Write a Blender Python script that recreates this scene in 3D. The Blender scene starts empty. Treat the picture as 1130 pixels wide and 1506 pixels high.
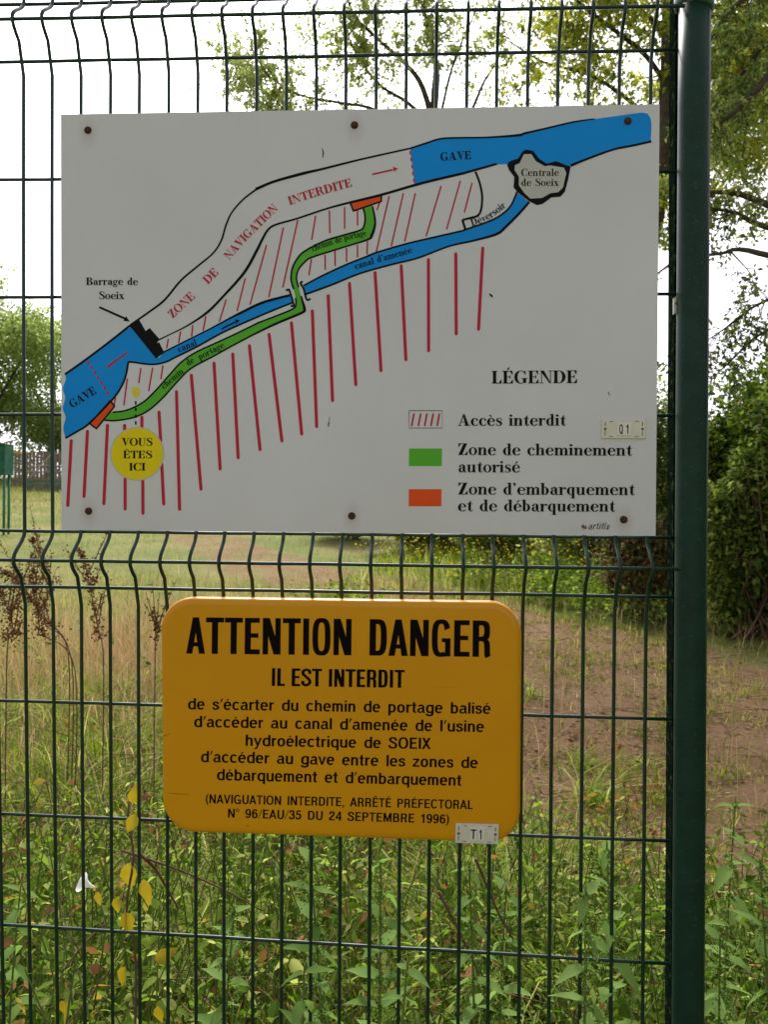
import bpy, math, random
import numpy as np
from mathutils import Vector, Matrix
random.seed(7); RNG = np.random.default_rng(11)
S = bpy.context.scene
COL = S.collection
R = math.radians

# ------------------------------------------------------------------ camera
CAM = np.array([0.6952, -1.2868, 0.1320]); FPX = 1137.26
YAW, PIT, ROL = R(-3.3749), R(0.1227), R(0.5204)
def cam_axes():
    cy, sy, cp, sp = math.cos(YAW), math.sin(YAW), math.cos(PIT), math.sin(PIT)
    f = np.array([sy*cp, cy*cp, sp]); r = np.array([cy, -sy, 0.0]); u = np.cross(r, f)
    cr, sr = math.cos(ROL), math.sin(ROL)
    return f, cr*r+sr*u, -sr*r+cr*u
FW, RT, UP = cam_axes()
cd = bpy.data.cameras.new('camera'); cam = bpy.data.objects.new('camera', cd); COL.objects.link(cam)
cd.sensor_fit = 'VERTICAL'; cd.sensor_height = 36; cd.sensor_width = 27
cd.lens = 36*FPX/1506; cd.clip_start = 0.05; cd.clip_end = 600
cd.dof.use_dof = True; cd.dof.focus_distance = 1.3; cd.dof.aperture_fstop = 11
m = Matrix.Identity(4)
for i in range(3):
    m[i][0], m[i][1], m[i][2], m[i][3] = RT[i], UP[i], -FW[i], CAM[i]
cam.matrix_world = m
S.camera = cam

# ------------------------------------------------------------------ sky, sun, exposure
w = bpy.data.worlds.new('World'); S.world = w; w.use_nodes = True
nt = w.node_tree; nt.nodes.clear()
SUN_EL, SUN_AZ = R(48), R(-12)          # azimuth measured from +y (into the scene) towards +x
sky = nt.nodes.new('ShaderNodeTexSky'); sky.sky_type = 'NISHITA'; sky.sun_disc = False
sky.sun_elevation = SUN_EL; sky.sun_rotation = SUN_AZ
sky.air_density = 1.0; sky.dust_density = 4.0; sky.ozone_density = 1.0
bw = nt.nodes.new('ShaderNodeRGBToBW')
mix = nt.nodes.new('ShaderNodeMix'); mix.data_type = 'RGBA'; mix.inputs['Factor'].default_value = 0.93
tint = nt.nodes.new('ShaderNodeMix'); tint.data_type = 'RGBA'; tint.blend_type = 'MULTIPLY'
tint.inputs['Factor'].default_value = 1; tint.inputs[7].default_value = (.98, .962, 1.03, 1)
bg = nt.nodes.new('ShaderNodeBackground'); bg.inputs['Strength'].default_value = 0.15
ou = nt.nodes.new('ShaderNodeOutputWorld')
L = nt.links.new
L(sky.outputs[0], bw.inputs[0]); L(sky.outputs[0], mix.inputs[6]); L(bw.outputs[0], mix.inputs[7])
L(mix.outputs[2], tint.inputs[6]); L(tint.outputs[2], bg.inputs[0]); L(bg.outputs[0], ou.inputs[0])
sl = bpy.data.lights.new('sun', 'SUN'); so = bpy.data.objects.new('sun', sl); COL.objects.link(so)
sl.energy = 1.5; sl.angle = R(14); sl.color = (1, .96, .9)
sd = Vector((math.sin(SUN_AZ)*math.cos(SUN_EL), math.cos(SUN_AZ)*math.cos(SUN_EL), math.sin(SUN_EL)))
so.rotation_euler = sd.to_track_quat('Z', 'Y').to_euler()
so.location = (0, 0, 20)
S.view_settings.view_transform = 'Standard'; S.view_settings.look = 'None'
S.view_settings.exposure = 1.15; S.view_settings.gamma = 1
S.view_settings.use_curve_mapping = False
S.render.engine = 'CYCLES'

# ------------------------------------------------------------------ geometry helpers
def ray(px, py):
    return FW + (px-565)/FPX*RT - (py-751.8)/FPX*UP
def at(px, py, D):                       # a point D metres away, measured into the scene
    d = ray(px, py); return CAM + d*D
def gz(x, y):                            # ground height
    x = np.asarray(x, float); y = np.asarray(y, float)
    t = np.clip(y-1.0, 0, None)
    z = -1.38 + .08*np.where(t < 42, t, 42+20*(1-np.exp(-(t-42)/20)))
    z = z + .03*np.sin(x*1.1+y*.7)*np.sin(y*.9-x*.4) + .012*np.sin(x*4.3+1)*np.sin(y*3.7)
    z = z + .15*np.exp(-((y-.4)/.9)**2)*np.clip((.6-x)*.6+.3, 0, 1)
    return z
def ground_at(px, py):
    d = ray(px, py); D = 1.3
    while D < 200:
        p = CAM+d*D
        if p[2] < gz(p[0], p[1]): return p
        D += .05
    return CAM+d*200

def new_obj(name, me, mat=None, parent=None, label=None, cat=None, group=None, kind=None):
    o = bpy.data.objects.new(name, me); COL.objects.link(o)
    if mat is not None and me is not None and not me.materials: me.materials.append(mat)
    if parent is not None: o.parent = parent
    if label: o['label'] = label
    if cat: o['category'] = cat
    if group: o['group'] = group
    if kind: o['kind'] = kind
    return o
def empty(name, loc, label, cat, group=None):
    o = new_obj(name, None, label=label, cat=cat, group=group); o.location = tuple(loc); o.empty_display_size = .1
    return o
def keep(o, parent):                      # parent given in world coordinates
    o.parent = parent; o.matrix_parent_inverse = Matrix.Translation(-Vector(parent.location)); return o

class MB:
    def __init__(s): s.v = []; s.f = []; s.n = 0
    def add(s, vs, fs):
        vs = [tuple(float(c) for c in p) for p in vs]
        s.v += vs; s.f += [tuple(i+s.n for i in f) for f in fs]; s.n += len(vs)
    def box(s, a, b):
        x0, y0, z0 = a; x1, y1, z1 = b
        s.add([(x0,y0,z0),(x1,y0,z0),(x1,y1,z0),(x0,y1,z0),(x0,y0,z1),(x1,y0,z1),(x1,y1,z1),(x0,y1,z1)],
              [(0,3,2,1),(4,5,6,7),(0,1,5,4),(1,2,6,5),(2,3,7,6),(3,0,4,7)])
    def tube(s, pts, rad, n=8, caps=True):
        pts = [np.array(p, float) for p in pts]
        if not hasattr(rad, '__len__'): rad = [rad]*len(pts)
        vs = []; ref = None
        for i, p in enumerate(pts):
            t = pts[min(i+1, len(pts)-1)] - pts[max(i-1, 0)]
            t = t/(np.linalg.norm(t)+1e-12)
            if ref is None:
                ref = np.array([1, 0, 0.]) if abs(t[0]) < .8 else np.array([0, 0, 1.])
            a = ref - t*(ref@t); a = a/(np.linalg.norm(a)+1e-12); ref = a; b = np.cross(t, a)
            for k in range(n):
                an = 2*math.pi*k/n
                vs.append(p + rad[i]*(math.cos(an)*a+math.sin(an)*b))
        fs = []
        for i in range(len(pts)-1):
            for k in range(n):
                k2 = (k+1) % n
                fs.append((i*n+k, i*n+k2, (i+1)*n+k2, (i+1)*n+k))
        if caps:
            fs.append(tuple(range(n-1, -1, -1))); fs.append(tuple((len(pts)-1)*n+k for k in range(n)))
        s.add(vs, fs)
    def mesh(s, name, smooth=False):
        me = bpy.data.meshes.new(name); me.from_pydata(s.v, [], s.f); me.validate(); me.update()
        if smooth: me.polygons.foreach_set('use_smooth', [True]*len(me.polygons))
        return me
    def build(s, name, mat, parent=None, smooth=False, world=True, **k):
        o = new_obj(name, s.mesh(name, smooth), mat, None, **k)
        if parent is not None:
            if world: keep(o, parent)
            else: o.parent = parent
        return o

def np_mesh(name, V, F, smooth=False):    # V (n,3), F (m,3) or (m,4)
    me = bpy.data.meshes.new(name); k = F.shape[1]
    me.vertices.add(len(V)); me.vertices.foreach_set('co', np.ascontiguousarray(V, dtype=np.float32).ravel())
    me.loops.add(F.size); me.loops.foreach_set('vertex_index', np.ascontiguousarray(F, dtype=np.int32).ravel())
    me.polygons.add(len(F)); me.polygons.foreach_set('loop_start', np.arange(0, F.size, k, dtype=np.int32))
    me.polygons.foreach_set('loop_total', np.full(len(F), k, dtype=np.int32))
    if smooth: me.polygons.foreach_set('use_smooth', np.ones(len(F), dtype=bool))
    me.update(calc_edges=True); me.validate(); return me

# ------------------------------------------------------------------ materials
def base_mat(name):
    mt = bpy.data.materials.new(name); mt.use_nodes = True; n = mt.node_tree
    return mt, n, n.nodes['Principled BSDF'], n.nodes.new, n.links.new
def mat_plain(name, col, rough=.5, spec=.5, var=.0, scale=20, bump=0, metallic=0, dirt=None, dscale=40, dthr=.62):
    mt, n, bs, N, K = base_mat(name)
    bs.inputs['Roughness'].default_value = rough; bs.inputs['Specular IOR Level'].default_value = spec
    bs.inputs['Metallic'].default_value = metallic; bs.inputs['Base Color'].default_value = (*col, 1)
    tc = N('ShaderNodeTexCoord')
    out = None
    if var:
        no = N('ShaderNodeTexNoise'); no.inputs['Scale'].default_value = scale; no.inputs['Detail'].default_value = 6
        K(tc.outputs['Object'], no.inputs['Vector'])
        cr = N('ShaderNodeValToRGB'); cr.color_ramp.elements[0].position = .3; cr.color_ramp.elements[1].position = .7
        cr.color_ramp.elements[0].color = (*[c*(1-var) for c in col], 1); cr.color_ramp.elements[1].color = (*[min(1, c*(1+var)) for c in col], 1)
        K(no.outputs['Fac'], cr.inputs['Fac']); out = cr.outputs[0]
        if bump:
            b = N('ShaderNodeBump'); b.inputs['Strength'].default_value = bump; b.inputs['Distance'].default_value = .002
            K(no.outputs['Fac'], b.inputs['Height']); K(b.outputs[0], bs.inputs['Normal'])
    if dirt:
        n2 = N('ShaderNodeTexNoise'); n2.inputs['Scale'].default_value = dscale; n2.inputs['Detail'].default_value = 8; n2.inputs['Roughness'].default_value = .7
        K(tc.outputs['Object'], n2.inputs['Vector'])
        mr = N('ShaderNodeMapRange'); mr.inputs['From Min'].default_value = dthr; mr.inputs['From Max'].default_value = dthr+.12
        K(n2.outputs['Fac'], mr.inputs['Value'])
        mx = N('ShaderNodeMix'); mx.data_type = 'RGBA'; mx.inputs[7].default_value = (*dirt, 1)
        if out is not None: K(out, mx.inputs[6])
        else: mx.inputs[6].default_value = (*col, 1)
        K(mr.outputs[0], mx.inputs['Factor']); out = mx.outputs[2]
    if out is not None: K(out, bs.inputs['Base Color'])
    return mt
def mat_leaf(name, cols, trans=.35, rough=.55, spec=.3, pos=None, big=1.2, bigamt=.35):
    """leaf colours picked per leaf (random per island) with broad patches of tone"""
    mt, n, bs, N, K = base_mat(name)
    ge = N('ShaderNodeNewGeometry'); cr = N('ShaderNodeValToRGB'); els = cr.color_ramp.elements
    while len(els) < len(cols): els.new(.5)
    for i, c in enumerate(cols):
        els[i].position = (pos[i] if pos else i/(len(cols)-1)); els[i].color = (*c, 1)
    no = N('ShaderNodeTexNoise'); no.inputs['Scale'].default_value = big; no.inputs['Detail'].default_value = 3
    K(ge.outputs['Position'], no.inputs['Vector'])
    ma = N('ShaderNodeMath'); ma.operation = 'MULTIPLY_ADD'; ma.inputs[1].default_value = bigamt*2.4; ma.inputs[2].default_value = -bigamt*1.2
    K(no.outputs['Fac'], ma.inputs[0])
    ad = N('ShaderNodeMath'); ad.operation = 'ADD'; ad.use_clamp = True
    K(ge.outputs['Random Per Island'], ad.inputs[0]); K(ma.outputs[0], ad.inputs[1]); K(ad.outputs[0], cr.inputs['Fac'])
    K(cr.outputs[0], bs.inputs['Base Color'])
    bs.inputs['Roughness'].default_value = rough; bs.inputs['Specular IOR Level'].default_value = spec
    tr = N('ShaderNodeBsdfTranslucent'); ms = N('ShaderNodeMixShader'); ms.inputs[0].default_value = trans
    hs = N('ShaderNodeHueSaturation'); hs.inputs['Value'].default_value = 1.5; hs.inputs['Saturation'].default_value = 1.1
    K(cr.outputs[0], hs.inputs['Color']); K(hs.outputs[0], tr.inputs['Color'])
    K(bs.outputs[0], ms.inputs[1]); K(tr.outputs[0], ms.inputs[2]); K(ms.outputs[0], n.nodes['Material Output'].inputs['Surface'])
    return mt

M = {}
M['wire'] = mat_plain('green_wire_coating', (.005, .027, .017), .38, .42, .25, 60)
M['post'] = mat_plain('green_post_coating', (.007, .033, .022), .5, .22, .22, 25, dirt=(.12, .14, .11), dscale=230, dthr=.61)
M['bar'] = mat_plain('dark_green_bar', (.005, .010, .007), .95, .0, .3, 40, dirt=(.07, .09, .03), dscale=90, dthr=.55)
M['cap'] = mat_plain('weathered_green_cap', (.03, .10, .07), .5, .4, .25, 50, dirt=(.25, .28, .25), dscale=120, dthr=.55)
M['clip'] = mat_plain('pale_clip', (.5, .5, .46), .45, .5, .15, 80)
M['black'] = mat_plain('black_print', (.007, .006, .007), .5, .08)
M['blackpaint'] = mat_plain('black_screen_print', (.005, .003, .003), .5, .05)
M['blue'] = mat_plain('blue_print', (.001, .265, .78), .45, .15, .05, 9)
M['green'] = mat_plain('green_print', (.10, .43, .03), .45, .15, .05, 9)
M['orange'] = mat_plain('orange_print', (.78, .085, .012), .45, .15, .05, 9)
M['red'] = mat_plain('red_print', (.50, .018, .045), .45, .15, .06, 9)
M['yellowdot'] = mat_plain('yellow_print', (.78, .62, .006), .45, .15, .04, 9)
M['tag'] = mat_plain('cream_plastic_tag', (.68, .64, .55), .35, .5, .05, 60)
M['tile'] = mat_plain('white_letter_tile', (.74, .72, .66), .35, .5, .03, 60)
M['screw'] = mat_plain('tag_screw', (.10, .085, .07), .5, .5, .3, 300)
M['rust'] = mat_plain('rusty_bolt', (.075, .035, .022), .8, .2, .5, 400, bump=.6)
M['galv'] = mat_plain('galvanised_sheet', (.42, .43, .42), .5, .4, .15, 12)
M['shed'] = mat_plain('green_sheet_metal', (.018, .13, .08), .6, .2, .15, 6, dirt=(.07, .16, .1), dscale=6, dthr=.5)
M['farpost'] = mat_plain('green_far_post', (.02, .15, .09), .5, .4)
M['yellowbar'] = mat_plain('yellow_far_bar', (.7, .42, .02), .5, .4)
M['wood'] = mat_plain('grey_fence_wood', (.24, .19, .16), .9, .1, .35, 14)
M['concrete'] = mat_plain('mossy_concrete', (.16, .17, .12), .9, .1, .35, 5)
M['bark'] = mat_plain('tree_bark', (.075, .058, .045), .95, .1, .4, 14, bump=1, dirt=(.07, .09, .05), dscale=6, dthr=.5)
M['barkpale'] = mat_plain('pale_tree_bark', (.17, .15, .12), .9, .1, .35, 9, dirt=(.12, .14, .07), dscale=5, dthr=.5)
M['twig'] = mat_plain('dry_twig', (.16, .095, .065), .9, .1, .35, 60)
M['stem'] = mat_leaf('green_stem', [(.12, .17, .04), (.22, .26, .09)], .3, .8, .03)
M['petal'] = mat_leaf('white_petal', [(.8, .8, .76), (.85, .85, .8)], .3)

def board_mat():
    mt, n, bs, N, K = base_mat('white_board_face')
    tc = N('ShaderNodeTexCoord')
    no = N('ShaderNodeTexNoise'); no.inputs['Scale'].default_value = 3.2; no.inputs['Detail'].default_value = 5
    K(tc.outputs['Object'], no.inputs['Vector'])
    cr = N('ShaderNodeValToRGB'); e = cr.color_ramp.elements
    e[0].position = .3; e[0].color = (.61, .60, .63, 1); e[1].position = .72; e[1].color = (.67, .665, .70, 1)
    K(no.outputs['Fac'], cr.inputs['Fac'])
    last = cr.outputs[0]
    # rust halos below each bolt, specks of dirt
    for (bx, bz) in BOLTS_LOCAL:
        vm = N('ShaderNodeVectorMath'); vm.operation = 'SUBTRACT'; vm.inputs[1].default_value = (bx, 0, bz-.004)
        K(tc.outputs['Object'], vm.inputs[0])
        ml = N('ShaderNodeVectorMath'); ml.operation = 'MULTIPLY'; ml.inputs[1].default_value = (1, 0, .6); K(vm.outputs[0], ml.inputs[0])
        ln = N('ShaderNodeVectorMath'); ln.operation = 'LENGTH'; K(ml.outputs[0], ln.inputs[0])
        mr = N('ShaderNodeMapRange'); mr.inputs['From Min'].default_value = .019; mr.inputs['From Max'].default_value = .004
        mr.inputs['To Max'].default_value = .22; K(ln.outputs['Value'], mr.inputs['Value'])
        mx = N('ShaderNodeMix'); mx.data_type = 'RGBA'; mx.inputs[7].default_value = (.30, .17, .09, 1)
        K(mr.outputs[0], mx.inputs['Factor']); K(last, mx.inputs[6]); last = mx.outputs[2]
    sp = N('ShaderNodeTexNoise'); sp.inputs['Scale'].default_value = 55; sp.inputs['Detail'].default_value = 7; sp.inputs['Roughness'].default_value = .65
    K(tc.outputs['Object'], sp.inputs['Vector'])
    mr = N('ShaderNodeMapRange'); mr.inputs['From Min'].default_value = .69; mr.inputs['From Max'].default_value = .8; mr.inputs['To Max'].default_value = .6
    K(sp.outputs['Fac'], mr.inputs['Value'])
    mx = N('ShaderNodeMix'); mx.data_type = 'RGBA'; mx.inputs[7].default_value = (.25, .24, .2, 1)
    K(mr.outputs[0], mx.inputs['Factor']); K(last, mx.inputs[6]); K(mx.outputs[2], bs.inputs['Base Color'])
    bs.inputs['Roughness'].default_value = .33; bs.inputs['Specular IOR Level'].default_value = .4
    b = N('ShaderNodeBump'); b.inputs['Strength'].default_value = .12; b.inputs['Distance'].default_value = .01
    K(no.outputs['Fac'], b.inputs['Height']); K(b.outputs[0], bs.inputs['Normal'])
    return mt
def yellow_mat():
    mt, n, bs, N, K = base_mat('yellow_enamel')
    tc = N('ShaderNodeTexCoord')
    no = N('ShaderNodeTexNoise'); no.inputs['Scale'].default_value = 4; no.inputs['Detail'].default_value = 6
    K(tc.outputs['Object'], no.inputs['Vector'])
    cr = N('ShaderNodeValToRGB'); e = cr.color_ramp.elements
    e[0].position = .3; e[0].color = (.67, .282, .0015, 1); e[1].position = .75; e[1].color = (.73, .322, .002, 1)
    K(no.outputs['Fac'], cr.inputs['Fac'])
    # faint horizontal scratches and grime
    mp = N('ShaderNodeMapping'); mp.inputs['Scale'].default_value = (6, 6, 160); K(tc.outputs['Object'], mp.inputs['Vector'])
    sc = N('ShaderNodeTexNoise'); sc.inputs['Scale'].default_value = 1.4; sc.inputs['Detail'].default_value = 5; K(mp.outputs[0], sc.inputs['Vector'])
    mr = N('ShaderNodeMapRange'); mr.inputs['From Min'].default_value = .68; mr.inputs['From Max'].default_value = .78; mr.inputs['To Max'].default_value = .35
    K(sc.outputs['Fac'], mr.inputs['Value'])
    mx = N('ShaderNodeMix'); mx.data_type = 'RGBA'; mx.inputs[7].default_value = (.35, .16, .01, 1)
    K(mr.outputs[0], mx.inputs['Factor']); K(cr.outputs[0], mx.inputs[6]); K(mx.outputs[2], bs.inputs['Base Color'])
    bs.inputs['Roughness'].default_value = .3; bs.inputs['Specular IOR Level'].default_value = .35
    b = N('ShaderNodeBump'); b.inputs['Strength'].default_value = .15; b.inputs['Distance'].default_value = .01
    K(no.outputs['Fac'], b.inputs['Height']); K(b.outputs[0], bs.inputs['Normal'])
    return mt

# ------------------------------------------------------------------ ground
def dist_poly(x, y, pts):
    d = np.full(x.shape, 1e9)
    for (ax, ay), (bx, by) in zip(pts[:-1], pts[1:]):
        vx, vy = bx-ax, by-ay; t = np.clip(((x-ax)*vx+(y-ay)*vy)/(vx*vx+vy*vy), 0, 1)
        d = np.minimum(d, np.hypot(x-ax-t*vx, y-ay-t*vy))
    return d
PATH = [tuple(ground_at(*q)[:2]) for q in ((1250, 1300), (1010, 1090), (850, 960), (620, 880), (420, 840), (330, 805), (300, 790))]
PATH += [(PATH[-1][0]-4, PATH[-1][1]+10)]
def soil_mask(x, y):
    d = dist_poly(x, y, PATH)
    wid = np.interp(y, [0, 2, 4, 7, 12, 30], [.6, 1.2, 1.6, .9, .8, 1.0])
    s = np.clip((wid - d)/.5+.5, 0, 1)
    return s*np.interp(y, [6.2, 8.5, 40], [1, .62, .58])
def make_ground():
    xs = np.concatenate([np.linspace(-150, -12, 40, endpoint=False), np.linspace(-12, 12, 240, endpoint=False), np.linspace(12, 150, 41)])
    ys = np.concatenate([np.linspace(-40, -2, 14, endpoint=False), np.linspace(-2, 16, 200, endpoint=False), np.linspace(16, 60, 90, endpoint=False), np.linspace(60, 320, 30)])
    X, Y = np.meshgrid(xs, ys); Z = gz(X, Y)
    near = (np.abs(X) < 12) & (Y > -2) & (Y < 16)
    Z = Z + near*RNG.normal(0, .006, X.shape)
    V = np.stack([X, Y, Z], -1).reshape(-1, 3); nx, ny = len(xs), len(ys)
    I = np.arange(nx*ny).reshape(ny, nx)
    F = np.stack([I[:-1, :-1], I[:-1, 1:], I[1:, 1:], I[1:, :-1]], -1).reshape(-1, 4)
    me = np_mesh('ground', V, F, True)
    at_ = me.attributes.new('soil', 'FLOAT', 'POINT'); at_.data.foreach_set('value', soil_mask(X, Y).astype(np.float32).ravel())
    mt, n, bs, N, K = base_mat('meadow_ground')
    ge = N('ShaderNodeNewGeometry'); a = N('ShaderNodeAttribute'); a.attribute_name = 'soil'
    def noise(sc, det=6, ro=.6):
        t = N('ShaderNodeTexNoise'); t.inputs['Scale'].default_value = sc; t.inputs['Detail'].default_value = det; t.inputs['Roughness'].default_value = ro
        K(ge.outputs['Position'], t.inputs['Vector']); return t.outputs['Fac']
    def ramp(fac, cs):
        c = N('ShaderNodeValToRGB'); e = c.color_ramp.elements
        while len(e) < len(cs): e.new(.5)
        for i, (p, q) in enumerate(cs): e[i].position = p; e[i].color = (*q, 1)
        K(fac, c.inputs['Fac']); return c.outputs[0]
    g1 = ramp(noise(.55), [(.3, (.11, .16, .03)), (.5, (.22, .24, .065)), (.7, (.38, .30, .15))])
    g2 = ramp(noise(14, 8, .75), [(.3, (.07, .09, .02)), (.55, (.20, .22, .07)), (.75, (.34, .31, .15))])
    gm = N('ShaderNodeMix'); gm.data_type = 'RGBA'; gm.inputs['Factor'].default_value = .42; K(g1, gm.inputs[6]); K(g2, gm.inputs[7])
    s1 = ramp(noise(2.2), [(.35, (.23, .125, .06)), (.65, (.34, .21, .115))])
    s2 = ramp(noise(38, 9, .8), [(.32, (.055, .035, .018)), (.5, (.24, .155, .08)), (.7, (.42, .31, .18))])
    sm = N('ShaderNodeMix'); sm.data_type = 'RGBA'; sm.inputs['Factor'].default_value = .55; K(s1, sm.inputs[6]); K(s2, sm.inputs[7])
    no = noise(3.5, 8, .7)
    ad = N('ShaderNodeMath'); ad.operation = 'MULTIPLY_ADD'; ad.inputs[1].default_value = 2.6; ad.inputs[2].default_value = -1.35; K(no, ad.inputs[0])
    a2 = N('ShaderNodeMath'); a2.operation = 'ADD'; K(a.outputs['Fac'], a2.inputs[0]); K(ad.outputs[0], a2.inputs[1])
    mr = N('ShaderNodeMapRange'); mr.inputs['From Min'].default_value = .38; mr.inputs['From Max'].default_value = .62; K(a2.outputs[0], mr.inputs['Value'])
    fm = N('ShaderNodeMix'); fm.data_type = 'RGBA'; K(mr.outputs[0], fm.inputs['Factor']); K(gm.outputs[2], fm.inputs[6]); K(sm.outputs[2], fm.inputs[7])
    K(fm.outputs[2], bs.inputs['Base Color']); bs.inputs['Roughness'].default_value = .95; bs.inputs['Specular IOR Level'].default_value = .1
    b = N('ShaderNodeBump'); b.inputs['Strength'].default_value = .9; b.inputs['Distance'].default_value = .03; K(noise(30, 9, .8), b.inputs['Height']); K(b.outputs[0], bs.inputs['Normal'])
    new_obj('ground', me, mt, kind='structure')
make_ground()

# ------------------------------------------------------------------ leaves and blades (vectorised)
def unit(a): return a/(np.linalg.norm(a, axis=-1, keepdims=True)+1e-9)
def leaves_vf(P, Dr, Nn, Ln, Wd, full=False):
    """leaf sheets: base P, direction Dr, normal Nn; simple = folded rhombus, full = curved pointed blade"""
    n = len(P); Dr = unit(Dr); Sd = unit(np.cross(Dr, Nn)); Nn = unit(np.cross(Sd, Dr)); Ln = Ln[:, None]; Wd = Wd[:, None]
    if not full:
        v = np.stack([P, P+Dr*Ln*.45+Sd*Wd*.5+Nn*Wd*.14, P+Dr*Ln, P+Dr*Ln*.45-Sd*Wd*.5+Nn*Wd*.14], 1)
        f = np.array([[0, 1, 2], [0, 2, 3]])
    else:
        dr = -.35*Ln
        def c(t, s, h): return P+Dr*Ln*t+Sd*Wd*s+Nn*(Wd*h) + Nn*dr*(t*t)*.5
        v = np.stack([c(0, 0, 0), c(.12, .34, .12), c(.38, .5, .17), c(.7, .27, .1), c(1, 0, 0), c(.7, -.27, .1), c(.38, -.5, .17), c(.12, -.34, .12), c(.38, 0, 0), c(.7, 0, 0)], 1)
        f = np.array([[0, 1, 8], [1, 2, 8], [2, 3, 9], [2, 9, 8], [3, 4, 9], [9, 4, 5], [8, 9, 6], [9, 5, 6], [8, 6, 7], [0, 8, 7]])
    k = v.shape[1]
    F = (f[None]+(np.arange(n)*k)[:, None, None]).reshape(-1, 3)
    return v.reshape(-1, 3), F
def blades_vf(P, H, Wd, bend, az):
    n = len(P); s = np.stack([-np.sin(az), np.cos(az), 0*az], 1); d = np.stack([np.cos(az), np.sin(az), 0*az], 1)
    up = np.array([0, 0, 1.]); H = H[:, None]; Wd = Wd[:, None]; bend = bend[:, None]
    def c(t, sgn, ww): return P + up*H*t*(1-.35*bend*t) + d*H*bend*t*t + s*Wd*sgn*ww
    v = np.stack([c(0, -1, .5), c(0, 1, .5), c(.4, -1, .45), c(.4, 1, .45), c(.75, -1, .28), c(.75, 1, .28), c(1, 0, 0)], 1)
    f = np.array([[0, 1, 3], [0, 3, 2], [2, 3, 5], [2, 5, 4], [4, 5, 6]])
    return v.reshape(-1, 3), (f[None]+(np.arange(n)*7)[:, None, None]).reshape(-1, 3)
def rdir(n, zlo=-1, zhi=1):
    a = RNG.uniform(0, 2*math.pi, n); z = RNG.uniform(zlo, zhi, n); r = np.sqrt(np.clip(1-z*z, 0, 1))
    return np.stack([r*np.cos(a), r*np.sin(a), z], 1)
def merge(parts):
    V = []; F = []; o = 0
    for v, f in parts: V.append(v); F.append(f+o); o += len(v)
    return np.concatenate(V), np.concatenate(F)
def in_view(P, mg=90):
    d = P-CAM; z = d@FW; x = 565+FPX*(d@RT)/np.maximum(z, .1); y = 751.8-FPX*(d@UP)/np.maximum(z, .1)
    return (z > .3) & (x > -mg-150) & (x < 1130+mg+150) & (y < 1506+260)

M['grass'] = mat_leaf('grass_blades', [(.07, .115, .010), (.17, .235, .022), (.32, .36, .06), (.50, .45, .20)], .5, .8, .03, [0, .4, .75, 1])
M['straw'] = mat_leaf('dry_grass_blades', [(.36, .22, .12), (.48, .32, .17), (.56, .42, .24), (.26, .27, .07)], .35, .8, .03)
M['field'] = mat_leaf('meadow_blades', [(.11, .17, .03), (.21, .25, .06), (.33, .31, .10), (.46, .37, .20)], .35, .8, .03, bigamt=.6, big=.4)

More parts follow.
